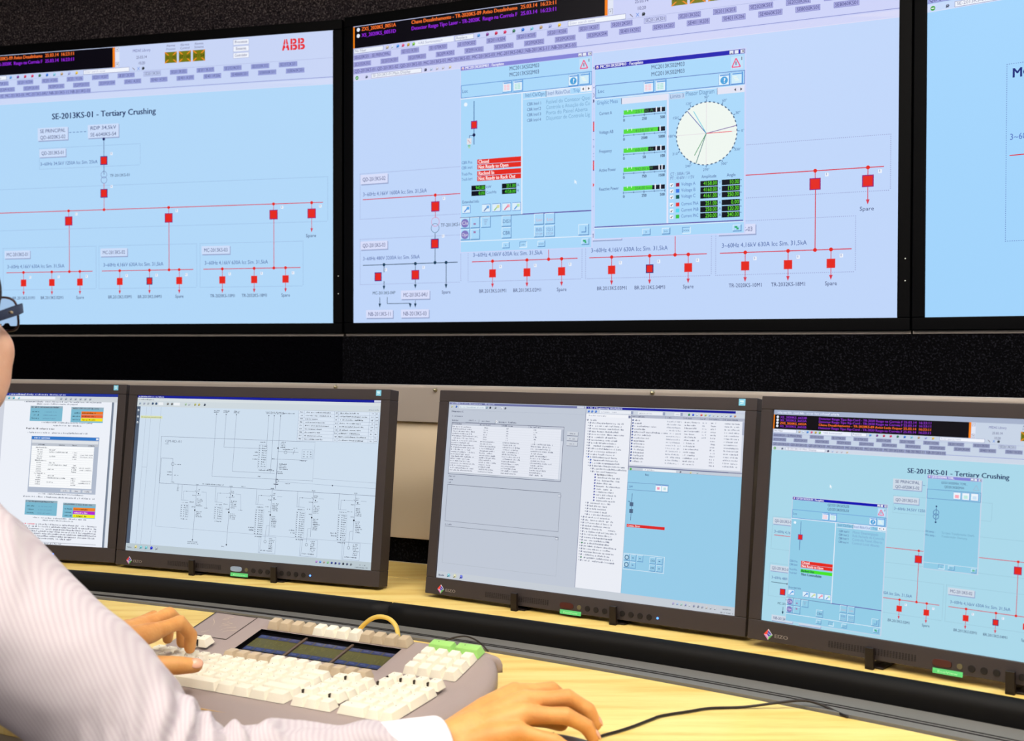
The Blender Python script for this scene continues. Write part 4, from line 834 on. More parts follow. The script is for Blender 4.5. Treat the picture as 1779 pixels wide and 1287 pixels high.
# process monitor
a = scr(); p = P_DESK; a.rect(0, 0, 1920, 1080, p['page'], -1); a.rect(0, 0, 1920, 24, (166, 178, 204)); a.greek(20, 17, 330, 10, (225, 230, 245))
header(a, p, 22, [('XS_2020KS_6652B', 'Detector Rasgo Tipo Rip-Cord - TR-2020 Rasgo na Correia F', (140, 50, 200)), ('XS_2020KS_6652A', 'Detector Rasgo Tipo Rip-Cord - TR-2020 Rasgo na Correia F', (140, 50, 200)), ('ZXS_2020KS_6652A', 'Chave Desalinhamento - TR-2020KS-09 Aviso Lado Esquer', (255, 120, 50)), ('XS_2020KS_6652B', 'Detector Rasgo Tipo Rip-Cord - TR-2020 Rasgo na Correia F', (140, 50, 200))])
a.rect(0, 0, 1920, 24, (166, 178, 204), 2); a.greek(20, 17, 330, 10, (225, 230, 245), l=3)
ox = a.mb
def shifted(a, fn, dx, dy, *ar, sx=1, sy=1, **k):
    P0 = a.P
    def P2(x, y, l):
        x, y = x*sx+dx, y*sy+dy
        return P0(x, y, l)
    a.P = P2; c0 = a.clip; fn(a, *ar, **k); a.P = P0
shifted(a, diagram, 0, 10, p)
a.lay = 7
shifted(a, faceplate_a, 131-447*.99, 437-189*.965, p, 'QD2013KS03L03', 'QD2013KS03L03 : Faceplate', True, True, sx=.99, sy=.965)
def small_window(a, p):
    win(a, 808, 280, 1062, 722, 'QD2013KS02M04_TCM0...', p, False, ''); D = (60, 90, 150)
    a.text(935, 318, 'QD2013KS02M04_TCM0...', 10, (50, 70, 120), 120, mid=True); a.text(935, 337, 'QD2013KS02M04', 11, (50, 70, 120), 90, mid=True)
    t = [(1022, 338), (1048, 338), (1035, 314)]
    for i in range(3): a.line(*t[i], *t[(i+1) % 3], (160, 185, 210), 2.5, a.lay+1)
    a.frame(811, 347, 1058, 392, (90, 130, 190), 2)
    for i, c in enumerate(((250, 170, 185), (190, 232, 225), (200, 225, 245))): x = 933+i*40; a.rect(x, 352, x+36, 387, (90, 150, 215)); a.rect(x+1, 354, x+33, 385, (235, 244, 252), a.lay+1); a.rect(x+8, 365, x+26, 380, c, a.lay+2)
    a.line(858, 426, 858, 500, (60, 90, 140), 2.2); a.circ(858, 426, 4, (30, 50, 100)); a.circ(858, 500, 4, (30, 50, 100)); a.ring(858, 455, 14, (70, 110, 170), 2.5); a.ring(858, 473, 14, (70, 110, 170), 2.5)
    a.text(812, 550, 'Oil temp. :', 9, D, 48); a.text(812, 567, 'Win temp. :', 9, D, 50); a.text(888, 551, 'Terciário Transformador Overh.', 10, (110, 160, 190), 150); a.text(888, 567, 'Transformador Overtemp.', 10, (110, 160, 190), 120)
    a.rect(811, 690, 1058, 692, (215, 232, 245))
    for x in (880, 926): pushb(a, x, 694, x+30, 715, p, x == 880); a.text(x+14, 709, '>>', 8, (60, 90, 140), mid=True, l=a.lay+3)
    pushb(a, 1030, 696, 1054, 716, p); a.rect(1036, 700, 1046, 708, (110, 190, 150), a.lay+3)
a.lay = 13; small_window(a, p); a.lay = 20; a.poly([(328, 363), (328, 379), (332, 376), (335, 383), (338, 382), (335, 375), (340, 375)], (245, 250, 255)); a.build('screen_image', MON['proc'])


# ---------------------------------------------------------------- the operator keyboard
KY, T1, T2, U = math.radians(28.03), math.radians(4.06), math.radians(14.5), .01905
HV = -1.75
kM = Matrix.Translation(W3(-.467, 1.5822, ZD)) @ Matrix.Rotation(-KY, 4, 'Z')
KZ0 = -.3947-ZD                                   # key-top height above the desk at key (0, 0)
def kp(u, v, h=0):
    if v >= HV: y, z, t = -v*U*math.cos(T1), KZ0-v*U*math.sin(T1), T1
    else: q = (HV-v)*U; y, z, t = -HV*U*math.cos(T1)+q*math.cos(T2), KZ0-HV*U*math.sin(T1)+q*math.sin(T2), T2
    return Vector((u*U, y-h*math.sin(t), z+h*math.cos(t)))
kb = empty('operator_keyboard', kM, 'wide taupe operator keyboard with ivory keys, two green keys and small display strips', 'keyboard')
OUT = [(-1.5, -7.45), (8, -7.35), (22.2, -7.0), (23.2, -6.4), (23.9, -5.4), (24.3, -4), (24.4, -2.2), (24.3, 0), (23.8, 2.6), (22.8, 4.8), (21.2, 6.8), (17.5, 8.3), (10, 9.0), (2, 8.7), (-1.2, 7.6), (-1.6, 4), (-1.6, -2)]
def smooth_closed(P, m=4):
    out = []; n = len(P)
    for i in range(n):
        a, b, c, d = [Vector((*P[(i+k-1) % n], 0)) for k in range(4)]
        lin = i in (0, 1, len(P)-1)
        for k in range(m):
            t = k/m; q = b.lerp(c, t) if lin else .5*((2*b)+(c-a)*t+(2*a-5*b+4*c-d)*t*t+(3*b-a-3*c+d)*t**3); out.append((q.x, q.y))
    return out
O2 = smooth_closed(OUT)
cen = (11.5, -.2)
def shrink(q, k):
    x, y = q[0]-cen[0], q[1]-cen[1]; r_ = math.hypot(x, y); return (q[0]-x/r_*k, q[1]-y/r_*k)
def surf(u, v, h):
    p = kp(u, v, h)
    if v > 4.9: t = (v-4.9)/4; p.z -= .020*t*t
    if u > 21.8: t = (u-21.8)/2.6; p.z -= .010*t*t
    return p
bm = bmesh.new(); TOPD = -.0105
rings = []
for k, dz in ((.75, 0), (.35, -.0016), (.12, -.0045), (0, -.0095)):
    rg = []
    for q in O2:
        x, y = shrink(q, k); p = surf(x, y, TOPD); p.z += dz; rg.append(bm.verts.new(p))
    rings.append(rg)
rg = []
for q in O2: x, y = shrink(q, .0); p = surf(x, y, TOPD); p.z = max(.012, p.z-.019); rg.append(bm.verts.new(p))
rings.append(rg); rg = []
for q in O2: x, y = shrink(q, .75); rg.append(bm.verts.new((x*U, surf(x, y, 0).y, max(.0105, surf(x, y, TOPD).z-.021))))
rings.append(rg)
n = len(O2)
for a_, b_ in zip(rings, rings[1:]):
    for i in range(n): bm.faces.new((a_[i], a_[(i+1) % n], b_[(i+1) % n], b_[i]))
# top skin as a grid cut to the outline (keeps the crease and the recess for the display strips)
inner = [shrink(q, .75) for q in O2]
gm = bmesh.new(); gf = gm.faces.new([gm.verts.new((x, y, 0)) for x, y in inner])
for ax, vals in ((0, [i*1.0 for i in range(-1, 24)]+[4.45, 16.45, 21.8, 22.4, 22.9]), (1, [HV, -5.55, -2.55, 4.9, 5.5, 6.1, 6.6])):
    for v in sorted(vals):
        co = [0, 0, 0]; co[ax] = v; no = [0, 0, 0]; no[ax] = 1
        bmesh.ops.bisect_plane(gm, geom=gm.verts[:]+gm.edges[:]+gm.faces[:], plane_co=co, plane_no=no, dist=1e-5)
rec = []
for f_ in gm.faces:
    c_ = f_.calc_center_median()
    if 4.45 < c_.x < 16.45 and -5.55 < c_.y < -2.55: rec.append(f_)
ret = bmesh.ops.extrude_face_region(gm, geom=rec)
ev = {g for g in ret['geom'] if isinstance(g, bmesh.types.BMVert)}
bmesh.ops.delete(gm, geom=rec, context='FACES')
vm = {}
for v_ in gm.verts:
    p = surf(v_.co.x, v_.co.y, TOPD-(.0045 if v_ in ev else 0)); vm[v_] = bm.verts.new(p)
for f_ in gm.faces: bm.faces.new([vm[v_] for v_ in f_.verts])
gm.free()
bmesh.ops.remove_doubles(bm, verts=bm.verts, dist=.00008)
bmesh.ops.recalc_face_normals(bm, faces=bm.faces)
me = bpy.data.meshes.new('case'); bm.to_mesh(me); bm.free(); me.materials.append(KEYCASE)
case = link('case', me, kb, 0, True); case.modifiers.new('wn', 'WEIGHTED_NORMAL')
me.set_sharp_from_angle(angle=math.radians(50))
mb = MB(); vs = []
ins = [shrink(q, .95 if q[1] < 2 else 2.4) for q in O2]
mb.add([(x*U, surf(x, y, 0).y, .0004) for x, y in ins]+[(x*U, surf(x, y, 0).y, max(.0125, surf(x, y, TOPD).z-.018)) for x, y in ins], [tuple(range(n)), tuple(range(n, 2*n))]+[(i, (i+1) % n, n+(i+1) % n, n+i) for i in range(n)])
mb.build('base', mat('beige_plastic', (200, 160, 96), .6), kb)
def kpM(u, v, h=0):
    t = T1 if v >= HV else T2
    return Matrix.Translation(kp(u, v, h)) @ Matrix.Rotation(t, 4, 'X')
# sketch pad inset at the upper left
mb = MB(); D_ = .0003
q = [(-1.05, -7.0), (2.9, -7.0), (2.9, -3.5), (-1.0, -3.5)]
for i in range(4):
    a0, b0 = q[i], q[(i+1) % 4]; dx, dy = b0[0]-a0[0], b0[1]-a0[1]; L_ = math.hypot(dx, dy); nx_, ny_ = -dy/L_*.045, dx/L_*.045
    mb.face([kp(a0[0]+nx_, a0[1]+ny_, TOPD+D_), kp(b0[0]+nx_, b0[1]+ny_, TOPD+D_), kp(b0[0]-nx_, b0[1]-ny_, TOPD+D_), kp(a0[0]-nx_, a0[1]-ny_, TOPD+D_)])
mb.build('pad_outline', LEGEND, kb)
mb = MB()
for i in range(9):
    random.seed(i+3); x, y, an, L_ = random.uniform(-.4, 2.3), random.uniform(-6.5, -4), random.choice((.6, .7, 2.2, .5)), random.uniform(.3, 1.3)
    pts = [(x+L_*k/6*math.cos(an)+.1*math.sin(k+i), y-L_*k/6*math.sin(an)+.08*math.cos(k*.8)) for k in range(7)]
    for (x0, y0), (x1, y1) in zip(pts, pts[1:]):
        if -.9 < min(x0, x1) and max(x0, x1) < 2.8 and -6.9 < min(y0, y1) and max(y0, y1) < -3.6: mb.face([kp(x0, y0-.02, TOPD+D_), kp(x1, y1-.02, TOPD+D_), kp(x1, y1+.02, TOPD+D_), kp(x0, y0+.02, TOPD+D_)])
random.seed(7)
mb.build('pad_scratches', mat('pale_scratch', (206, 186, 158), .5), kb)
# display strips in the recess
RD = TOPD-.0045
rimv = [(4.45, -5.55), (16.45, -5.55), (16.45, -2.55), (4.45, -2.55)]
mb = MB()
mb.face([kp(x, y, RD+.0002) for x, y in rimv][::-1])
for (x0, y0), (x1, y1), (ix, iy) in (((4.45, -5.55), (16.45, -5.55), (0, .1)), ((4.45, -5.55), (4.45, -2.55), (.1, 0)), ((16.45, -5.55), (16.45, -2.55), (-.1, 0)), ((4.45, -2.55), (16.45, -2.55), (0, -.06))):
    mb.face([kp(x0, y0, TOPD+.0002), kp(x1, y1, TOPD+.0002), kp(x1+ix*.2, y1+iy*.2, RD+.0003), kp(x0+ix*.2, y0+iy*.2, RD+.0003)])
mb.build('recess_lining', BLACKGLOSS, kb)
for k in range(3):
    x0 = 4.75+k*3.95; x1 = x0+3.6; mb = MB(); hh = RD+.001
    def qd(a0, b0, a1, b1, c, h): mb.face([kp(a0, b1, h), kp(a1, b1, h), kp(a1, b0, h), kp(a0, b0, h)], srgb(c))
    qd(x0, -5.1, x1, -2.95, (82, 80, 36), hh)
    for i in range(40): xx = x0+.05+random.random()*3.45; yy = -4.5+random.random()*.9; qd(xx, yy, xx+.05, yy+.22, (74, 73, 32) if i % 2 else (98, 94, 46), hh+.0002)
    for i in range(4):
        for yy in (-5.1, -3.4): qd(x0+i*.9+.03, yy, x0+i*.9+.86, yy+.45, (46, 56, 98), hh+.0003); qd(x0+i*.9+.2, yy+.16, x0+i*.9+.6, yy+.22, (74, 86, 130), hh+.0004)
    mb.build('display_strip', mat('lcd_print', rough=.25, spec=.5, build=m_attr), kb)
mb = MB()
for x in (8.52, 12.47):
    mb = MB(); mb.add([kp(x+dx, y, hh) for hh in (RD, RD+.002) for dx, y in ((-.09, -5.5), (.09, -5.5), (.09, -2.58), (-.09, -2.58))], [(0, 1, 2, 3), (4, 5, 6, 7), (0, 1, 5, 4), (1, 2, 6, 5), (2, 3, 7, 6), (3, 0, 4, 7)])
    mb.build('recess_divider', mat('brown_plastic', (92, 76, 68), .5), kb)
KEYME = {}
def key(u, v, w_=1, m=KEYW, name='key', tall=1, slit=False, dot_=True, dp=1, label=None):
    """(u, v) is the centre; size in key units"""
    k = (w_, m.name, tall, slit, dot_, dp)
    if k not in KEYME:
        mb = MB(); H_ = .0098*tall; bw, bd = (w_-.035)*U, (dp-.035)*U; tw, td = (w_-.38)*U, (dp-.33)*U
        lv = [(-H_, bw, bd, 0), (-.0016, tw+(bw-tw)*.2, td+(bd-td)*.2, .0006), (-.0003, tw+.0004, td+.0004, .0009), (0, tw-.0012, td-.0012, .0009)]
        vs = []
        for z, a0, b0, oy in lv:
            r_ = .0011
            for sx, sy in ((-1, -1), (1, -1), (1, 1), (-1, 1)):
                cx_, cy_ = sx*(a0/2-r_), sy*(b0/2-r_)+oy
                for t in range(3):
                    an = {(-1, -1): math.pi, (1, -1): 1.5*math.pi, (1, 1): 0, (-1, 1): .5*math.pi}[(sx, sy)]+t*math.pi/4
                    vs.append((cx_+r_*math.cos(an), cy_+r_*math.sin(an), z+(tall-1)*.0098*0))
        fs = []
        for i in range(3):
            for j in range(12): fs.append((i*12+j, i*12+(j+1) % 12, (i+1)*12+(j+1) % 12, (i+1)*12+j))
        c = len(vs); vs.append((0, .0009, -.0005)); fs += [(36+j, 36+(j+1) % 12, c) for j in range(12)]
        mb.add(vs, fs)
        if dot_: mb.box((-tw*.18, td*.2, .00012), (.0008, .0009, .0003), mi=1)
        if slit: mb.box((-bw*.30, -bd*.425, -.0048), (.0017, .0034, .0084), mi=1)
        me = bpy.data.meshes.new(name); me.from_pydata(mb.v, [], mb.f); me.materials.append(m); me.materials.append(LEGEND)
        me.polygons.foreach_set('material_index', mb.m)
        b_ = bmesh.new(); b_.from_mesh(me); bmesh.ops.recalc_face_normals(b_, faces=b_.faces); b_.to_mesh(me); b_.free()
        me.polygons.foreach_set('use_smooth', [True]*len(me.polygons)); me.set_sharp_from_angle(angle=math.radians(38)); KEYME[k] = me
    o = bpy.data.objects.new(name, KEYME[k]); COL.objects.link(o); o.parent = kb; o.matrix_local = kpM(u, v, .0035 if slit else 0)
    if label: o['label'] = label
    return o
for j, v in enumerate((-6.13, -1.33)):
    for i in range(12):
        mid_ = 4 <= i <= 7
        key(5.35+i, v, 1, KEYW if mid_ else KEYG, 'function_key', 1, False, False)
for r_, row in enumerate(([1]*13+[2], [1.5]+[1]*12+[1.5], [1.75]+[1]*11+[2.25], [2.25]+[1]*10+[2.75], [1.5, 1, 1.5, 5.5, 1.35, 1.35, 1.35, 1.45])):
    u = -.5
    for w_ in row: key(u+w_/2, r_, w_, KEYW, 'key', 1, False, w_ < 2.5 and r_ < 4); u += w_
for i, u in enumerate((1.1, 2.15)): key(u, -2.2, 1, KEYW, 'key', 1, i == 1)
for i in range(3):
    for r_ in range(5): key(15.45+i, r_, 1, KEYW, 'navigation_key', 1, (i, r_) in ((1, 0), (2, 3), (0, 3)), r_ not in (4,))
for i in range(4): key(18.9+i, -1.05, 1, KEYW, 'number_pad_key', 1, True)
key(18.9, 0, 1, KEYW, 'number_pad_key', 1, True)
for i in (1, 2, 3): key(18.9+i, 0, 1, KEYW, 'number_pad_key')
for r_ in (1, 2, 3):
    for i in range(3): key(18.9+i, r_, 1, KEYW, 'number_pad_key')
key(21.9, 1.5, 1, KEYW, 'number_pad_key', dp=2); key(21.9, 3.5, 1, KEYW, 'number_pad_key', dp=2)
key(19.4, 4, 2, KEYW, 'number_pad_key'); key(20.9, 4, 1, KEYW, 'number_pad_key')
for i in (0, 1): key(19.35+2.02*i, -6.1, 2, KEYGREEN, 'green_key')
for i in range(4):
    for j in range(3): key(18.87+i, -5.05+j, 1, KEYW, 'block_key', 1, False, False)

# ---------------------------------------------------------------- cables and mouse
mb = MB(); pts = [at_z(628, 1092, -.388), at_z(636, 1081, -.376)]
base = at_z(660, 1092, -.385)
loop = [(622, 1097, -.400), (631, 1086, -.385), (645, 1075, -.372), (660, 1071, -.366), (676, 1075, -.369), (687, 1086, -.380), (691, 1099, -.398), (692, 1108, -.420)]
y0 = 1.80
pts = [at_y(x, y, y0-.06*(i/7)) for i, (x, y, z) in enumerate(loop)]
tube(mb, smooth_path(pts, 6), .0034, 14); o = mb.build('keyboard_cable', mat('yellowed_beige_cable', (214, 184, 92), .45, .4), None, 0, True); tag(o, 'thick yellowish beige cable looping up behind the keyboard', 'cable')
mb = MB(); pts = [at_y(x, y, q) for x, y, q in ((762, 1118, 1.70), (774, 1112.5, 1.70), (790, 1107, 1.70), (806, 1105, 1.70), (818, 1107.5, 1.705), (829, 1113, 1.70), (839, 1121, 1.69), (848, 1131, 1.685))]
tube(mb, smooth_path(pts, 6), .0012, 10); o = mb.build('thin_cable', CABLEK, None, 0, True); tag(o, 'thin black cable arching behind the green keys of the keyboard', 'cable')
mouse_c = at_z(975, 1262, ZD+.012)
mm = Matrix.Translation((.045, 1.248, ZD+CH)) @ Matrix.Rotation(math.radians(6), 4, 'Z')
mo = empty('computer_mouse', mm, 'dark computer mouse under the right hand on the worktop', 'mouse')
mb = MB(); NU, NV = 24, 10; vs = []
for j in range(NV+1):
    t = math.pi/2*j/NV
    for i in range(NU):
        a0 = 2*math.pi*i/NU; rx, ry = .056*math.cos(t)**.75, .031*math.cos(t)**.6
        vs.append((rx*math.cos(a0), ry*math.sin(a0), .0006+.024*math.sin(t)*(1-.18*math.cos(a0))))
mb.add(vs, [(j*NU+i, j*NU+(i+1) % NU, (j+1)*NU+(i+1) % NU, (j+1)*NU+i) for j in range(NV) for i in range(NU)]+[tuple(range(NU))[::-1]])
mb.build('shell', mat('dark_grey_mouse_plastic', (48, 44, 46), .4, .4), mo, 0, True)
cpts = [(1040, 1280), (1052, 1276), (1074, 1270), (1100, 1261.5), (1131, 1249.5), (1150, 1243), (1200, 1235), (1233, 1230), (1291, 1228), (1348, 1221), (1394, 1216.5), (1424, 1223), (1450, 1235), (1472, 1245)]
mb = MB(); tube(mb, smooth_path([at_z(x, y, ZD+.0022+(.008 if i == 10 else .005 if i in (9, 11) else 0)) for i, (x, y) in enumerate(cpts)], 5), .00165, 10)
mb.build('cable', CABLEK, mo, 0, True).matrix_parent_inverse = mm.inverted()

# ---------------------------------------------------------------- the person
def voxel(mb, size, smooth=4, name='t'):
    me = bpy.data.meshes.new(name); me.from_pydata(mb.v, [], mb.f)
    o = bpy.data.objects.new(name, me); COL.objects.link(o)
    r_ = o.modifiers.new('r', 'REMESH'); r_.mode = 'VOXEL'; r_.voxel_size = size; r_.use_smooth_shade = True
    if smooth: s_ = o.modifiers.new('s', 'SMOOTH'); s_.factor = .5; s_.iterations = smooth
    dg = bpy.context.evaluated_depsgraph_get(); m2 = bpy.data.meshes.new_from_object(o.evaluated_get(dg))
    bpy.data.objects.remove(o); m2.name = name; m2.polygons.foreach_set('use_smooth', [True]*len(m2.polygons)); return m2
def ellipsoid(mb, c, ax, rad, n=24, m=14):
    """ax: three unit vectors, rad: three radii"""
    vs = []; c = Vector(c)
    for j in range(m+1):
        t = math.pi*j/m
        for i in range(n):
            a0 = 2*math.pi*i/n; vs.append(c+ax[0]*rad[0]*math.sin(max(t, .01))*math.cos(a0)+ax[1]*rad[1]*math.sin(max(t, .01))*math.sin(a0)+ax[2]*rad[2]*math.cos(t))
    fs = [(j*n+i, j*n+(i+1) % n, (j+1)*n+(i+1) % n, (j+1)*n+i) for j in range(m) for i in range(n)]+[tuple(range(n))[::-1], tuple(range(m*n, (m+1)*n))]
    mb.add(vs, fs)
FA = math.radians(30)                                             # the way the person faces, from +y towards +x
fv = Vector((math.sin(FA), math.cos(FA), 0)); rv = Vector((math.cos(FA), -math.sin(FA), 0)); uv_ = Vector((0, 0, 1))
SH = W3(-.530, 1.15, -.230); EL = W3(-.292, 1.085, -.397); WR = W3(-.062, 1.200, -.398)
SHL = SH-rv*.37+Vector((0, .0, 0)); ELL = W3(-.735, 1.20, -.40); WRL = W3(-.492, 1.385, -.352)
HC = W3(-.605, 1.226, .020); HA, HP = math.radians(8), math.radians(10)
hr = Vector((math.cos(HA), -math.sin(HA), 0)); h0 = Vector((math.sin(HA), math.cos(HA), 0)); hf = h0*math.cos(HP)+uv_*math.sin(HP); hu = hr.cross(hf)
body = MB()
hx = (rv, fv, uv_)
# head
hh_ = (hr, hf, hu)
ellipsoid(body, HC-hf*.022+hu*.042, hh_, (.076, .098, .098))
ellipsoid(body, HC+hf*.028-hu*.022, hh_, (.0615, .062, .088))
ellipsoid(body, HC+hf*.045-hu*.085, hh_, (.036, .040, .034))        # chin
for s_ in (-1, 1):
    ellipsoid(body, HC+hf*.056+hr*.040*s_-hu*.034, hh_, (.024, .028, .030))   # cheek bones
    ellipsoid(body, HC+hf*.030+hr*.042*s_-hu*.072, hh_, (.020, .036, .028))   # jaw
    ellipsoid(body, HC+hf*.046+hr*.0405*s_-hu*.056, hh_, (.022, .030, .034))
    ellipsoid(body, HC-hf*.012+hr*.077*s_-hu*.008, hh_, (.008, .018, .031))   # ears
    ellipsoid(body, HC+hf*.078+hr*.028*s_+hu*.020, hh_, (.020, .012, .010))   # brows
    ellipsoid(body, HC+hf*.076+hr*.031*s_+hu*.000, hh_, (.013, .012, .011))   # eyes
    ellipsoid(body, HC+hf*.096+hr*.011*s_-hu*.040, hh_, (.009, .010, .008))   # nostrils
tube(body, [HC+hf*.086+hu*.012, HC+hf*.100-hu*.018, HC+hf*.108-hu*.036], [.007, .009, .011], 12)
ellipsoid(body, HC+hf*.088-hu*.062, hh_, (.025, .010, .006)); ellipsoid(body, HC+hf*.086-hu*.071, hh_, (.021, .010, .006))
NK = (SH+SHL)/2
tube(body, [HC-fv*.025-uv_*.04, NK+uv_*.06-fv*.012, NK-uv_*.02-fv*.01], [.056, .058, .075], 20)
# trunk inside the shirt
for z, w_, d_ in ((-.05, .12, .065), (-.13, .14, .085), (-.22, .14, .09), (-.34, .135, .09), (-.44, .14, .095)): ellipsoid(body, NK+uv_*z-fv*(.03+z*-.12), hx, (w_, d_, .09))
tube(body, [SH-rv*.04, SH, (SH+EL)/2, EL+(SH-EL)*.1, EL, EL+(WR-EL)*.3, WR-(WR-EL)*.12, WR], [.045, .048, .042, .034, .031, .029, .022, .0235], 18)
tube(body, [SHL+rv*.04, SHL, (SHL+ELL)/2, ELL, ELL+(WRL-ELL)*.3, WRL], [.045, .048, .042, .034, .036, .0255], 18)
HIP = NK-uv_*.50-fv*.10
for s_ in (-1, 1):
    h_ = HIP+rv*.09*s_; kn = h_+fv*.42+uv_*.02-rv*.02*s_; an = kn+fv*.02; an.z = .09
    tube(body, [h_, (h_+kn)/2, kn, (kn+an)/2, an], [.085, .075, .056, .05, .036], 18); an2 = an.copy(); an2.z = .035
    tube(body, [an, an2+fv*.02, an2+fv*.16], [.036, .032, .028], 14)
def V(x, y, z): return W3(x, y, z)
# right hand: wrist, four metacarpals, fingers on the mouse
RH = {'index': [V(.004, 1.268, -.366), V(.044, 1.286, -.3675), V(.062, 1.288, -.383), V(.069, 1.286, -.396)],
      'middle': [V(.015, 1.249, -.369), V(.060, 1.260, -.3685), V(.081, 1.263, -.382), V(.089, 1.264, -.397)],
      'ring': [V(.014, 1.228, -.376), V(.057, 1.233, -.379), V(.078, 1.237, -.391), V(.085, 1.238, -.403)],
      'little': [V(.008, 1.205, -.387), V(.044, 1.199, -.395), V(.061, 1.200, -.405), V(.069, 1.200, -.413)]}
def hand(mb, wr, fing, thumb, kn=.0116, fr=.0092, shift=Vector((0, 0, 0))):
    for nm, ch_ in fing.items():
        f_ = {'index': 1, 'middle': 1.03, 'ring': .97, 'little': .86}[nm]
        side = (fing['little'][0]-fing['index'][0]).normalized(); off = {'index': -.014, 'middle': -.005, 'ring': .005, 'little': .013}[nm]
        w0 = wr+side*off
        tube(mb, [w0, w0.lerp(ch_[0], .5)+Vector((0, 0, .002)), ch_[0]], [.0165, .0150, kn*f_*1.08], 14)
        md = ch_[0].lerp(ch_[1], .55)
        tube(mb, [ch_[0], md, ch_[1], ch_[1].lerp(ch_[2], .5), ch_[2], ch_[3]], [kn*f_, fr*f_*1.0, fr*f_*1.07, fr*f_*.92, fr*f_*.94, fr*f_*.80], 14)
    a_ = fing['index'][0]; b_ = fing['little'][0]
    ellipsoid(mb, wr.lerp((a_+b_)/2, .55)-Vector((0, 0, .009)), ((((a_+b_)/2)-wr).normalized(), (b_-a_).normalized(), Vector((0, 0, 1))), (.045, .036, .014))
    tube(mb, thumb, [.015, .0135, .0115, .0112, .0088], 14)
    ax = (fing['middle'][0]-wr).normalized()
    tube(mb, [wr-ax*.03, wr, wr+ax*.02], [.0245, .0235, .022], 16)
hand(body, WR+Vector((.006, .004, .002)), RH, [V(-.045, 1.222, -.388), V(-.015, 1.262, -.392), V(.015, 1.290, -.396), V(.040, 1.300, -.402), V(.054, 1.300, -.408)])
LH = {'index': [V(-.4385, 1.462, -.3475), V(-.4150, 1.496, -.3430), V(-.4050, 1.509, -.3620), V(-.4075, 1.513, -.3800)],
      'middle': [V(-.4570, 1.476, -.3440), V(-.4355, 1.521, -.3385), V(-.4240, 1.541, -.3600), V(-.4255, 1.543, -.3800)],
      'ring': [V(-.4770, 1.487, -.3490), V(-.4600, 1.536, -.3460), V(-.4480, 1.560, -.3640), V(-.4500, 1.563, -.3800)],
      'little': [V(-.4950, 1.495, -.3560), V(-.4840, 1.535, -.3540), V(-.4730, 1.556, -.3680), V(-.4740, 1.560, -.3810)]}
LH_T = [V(-.462, 1.390, -.366), V(-.438, 1.395, -.3690), V(-.4180, 1.401, -.3720), V(-.3940, 1.412, -.3750), V(-.3760, 1.421, -.3775)]
hand(body, WRL, LH, LH_T)
me = voxel(body, .0022, 3, 'person')
HEADV = HC.copy()
bm = bmesh.new(); bm.from_mesh(me); hv_ = [v_ for v_ in bm.verts if (v_.co-HC).length < .16 and (v_.co-HC).dot(hf) < .10]
for _ in range(40): bmesh.ops.smooth_vert(bm, verts=hv_, factor=.5, use_axis_x=True, use_axis_y=True, use_axis_z=True)
bm.to_mesh(me); bm.free(); me.polygons.foreach_set('use_smooth', [True]*len(me.polygons)); me.materials.append(SKIN); me.materials.append(mat('face_skin', rough=.5, spec=.35, build=m_skin((218, 164, 134), (230, 184, 158))))
for p_ in me.polygons:
    if (p_.center-HC).length < .2: p_.material_index = 1
person = link('person', me); tag(person, 'seated person in striped white shirt and glasses, typing and holding the mouse', 'person')
# nails
NAIL = mat('finger_nail', (232, 176, 150), .25, .5)
def nail(tip, prev, upv, r_, off):
    d = (tip-prev).normalized(); s_ = d.cross(upv).normalized(); u_ = s_.cross(d).normalized(); mb = MB()
    ellipsoid(mb, tip+u_*off-d*.001, (s_, d, u_), (r_*.78, r_*1.0, .0022), 18, 8); mb.build('finger_nail', NAIL, person, 0, True)
nail(LH_T[-1], LH_T[-2], Vector((.25, -.75, .55)), .0085, .0072)
for nm in ('index', 'middle', 'ring'): nail(RH[nm][3], RH[nm][2], Vector((.8, 0, .6)), .0068, .0058)
# hair
mb = MB(); ellipsoid(mb, HC-hf*.026+hu*.050, hh_, (.081, .101, .099))
ellipsoid(mb, HC-hf*.055-hu*.01, hh_, (.070, .062, .075))
for s_ in (-1, 1): ellipsoid(mb, HC+hf*.012+hr*.062*s_+hu*.036, hh_, (.015, .034, .034))
me = voxel(mb, .004, 1, 'hair'); bm = bmesh.new(); bm.from_mesh(me)
kill = [v_ for v_ in bm.verts if ((v_.co-HC).dot(hf) > .068-(.55*max(0, .09-(v_.co-HC).z)) and (v_.co-HC).z < .085) or (v_.co-HC).z < -.06]
bmesh.ops.delete(bm, geom=kill, context='VERTS'); bm.to_mesh(me); bm.free(); me.materials.append(mat('dark_brown_hair', (44, 30, 26), .6, .3, build=m_noisy(400, .8, .003))); link('hair', me, person)
# shirt
sh = MB()
TZ = ((.02, .12, .07), (-.04, .165, .10), (-.12, .172, .115), (-.22, .166, .118), (-.34, .162, .12), (-.46, .172, .132), (-.56, .196, .162))
for k in range(40):
    z = .02-.47*k/39; j = max(i for i in range(6) if TZ[i][0] >= z-1e-6); q_ = min(1, (TZ[j][0]-z)/(TZ[j][0]-TZ[j+1][0])); w_, d_ = [TZ[j][c]*(1-q_)+TZ[j+1][c]*q_ for c in (1, 2)]
    ellipsoid(sh, NK+uv_*z-fv*(.03+z*-.12), hx, (w_, d_, .035))
tube(sh, [NK+uv_*.055-fv*.012, NK+uv_*.02-fv*.012, NK-uv_*.03], [.066, .078, .11], 20)
mid1 = SH.lerp(EL, .5)+Vector((.004, -.004, .004))
tube(sh, [SH-rv*.10+uv_*.005, SH-rv*.03+uv_*.012, SH+uv_*.004, SH.lerp(EL, .25), mid1, SH.lerp(EL, .75), EL, EL.lerp(WR, .12)], [.084, .083, .081, .074, .067, .061, .056, .053], 28)
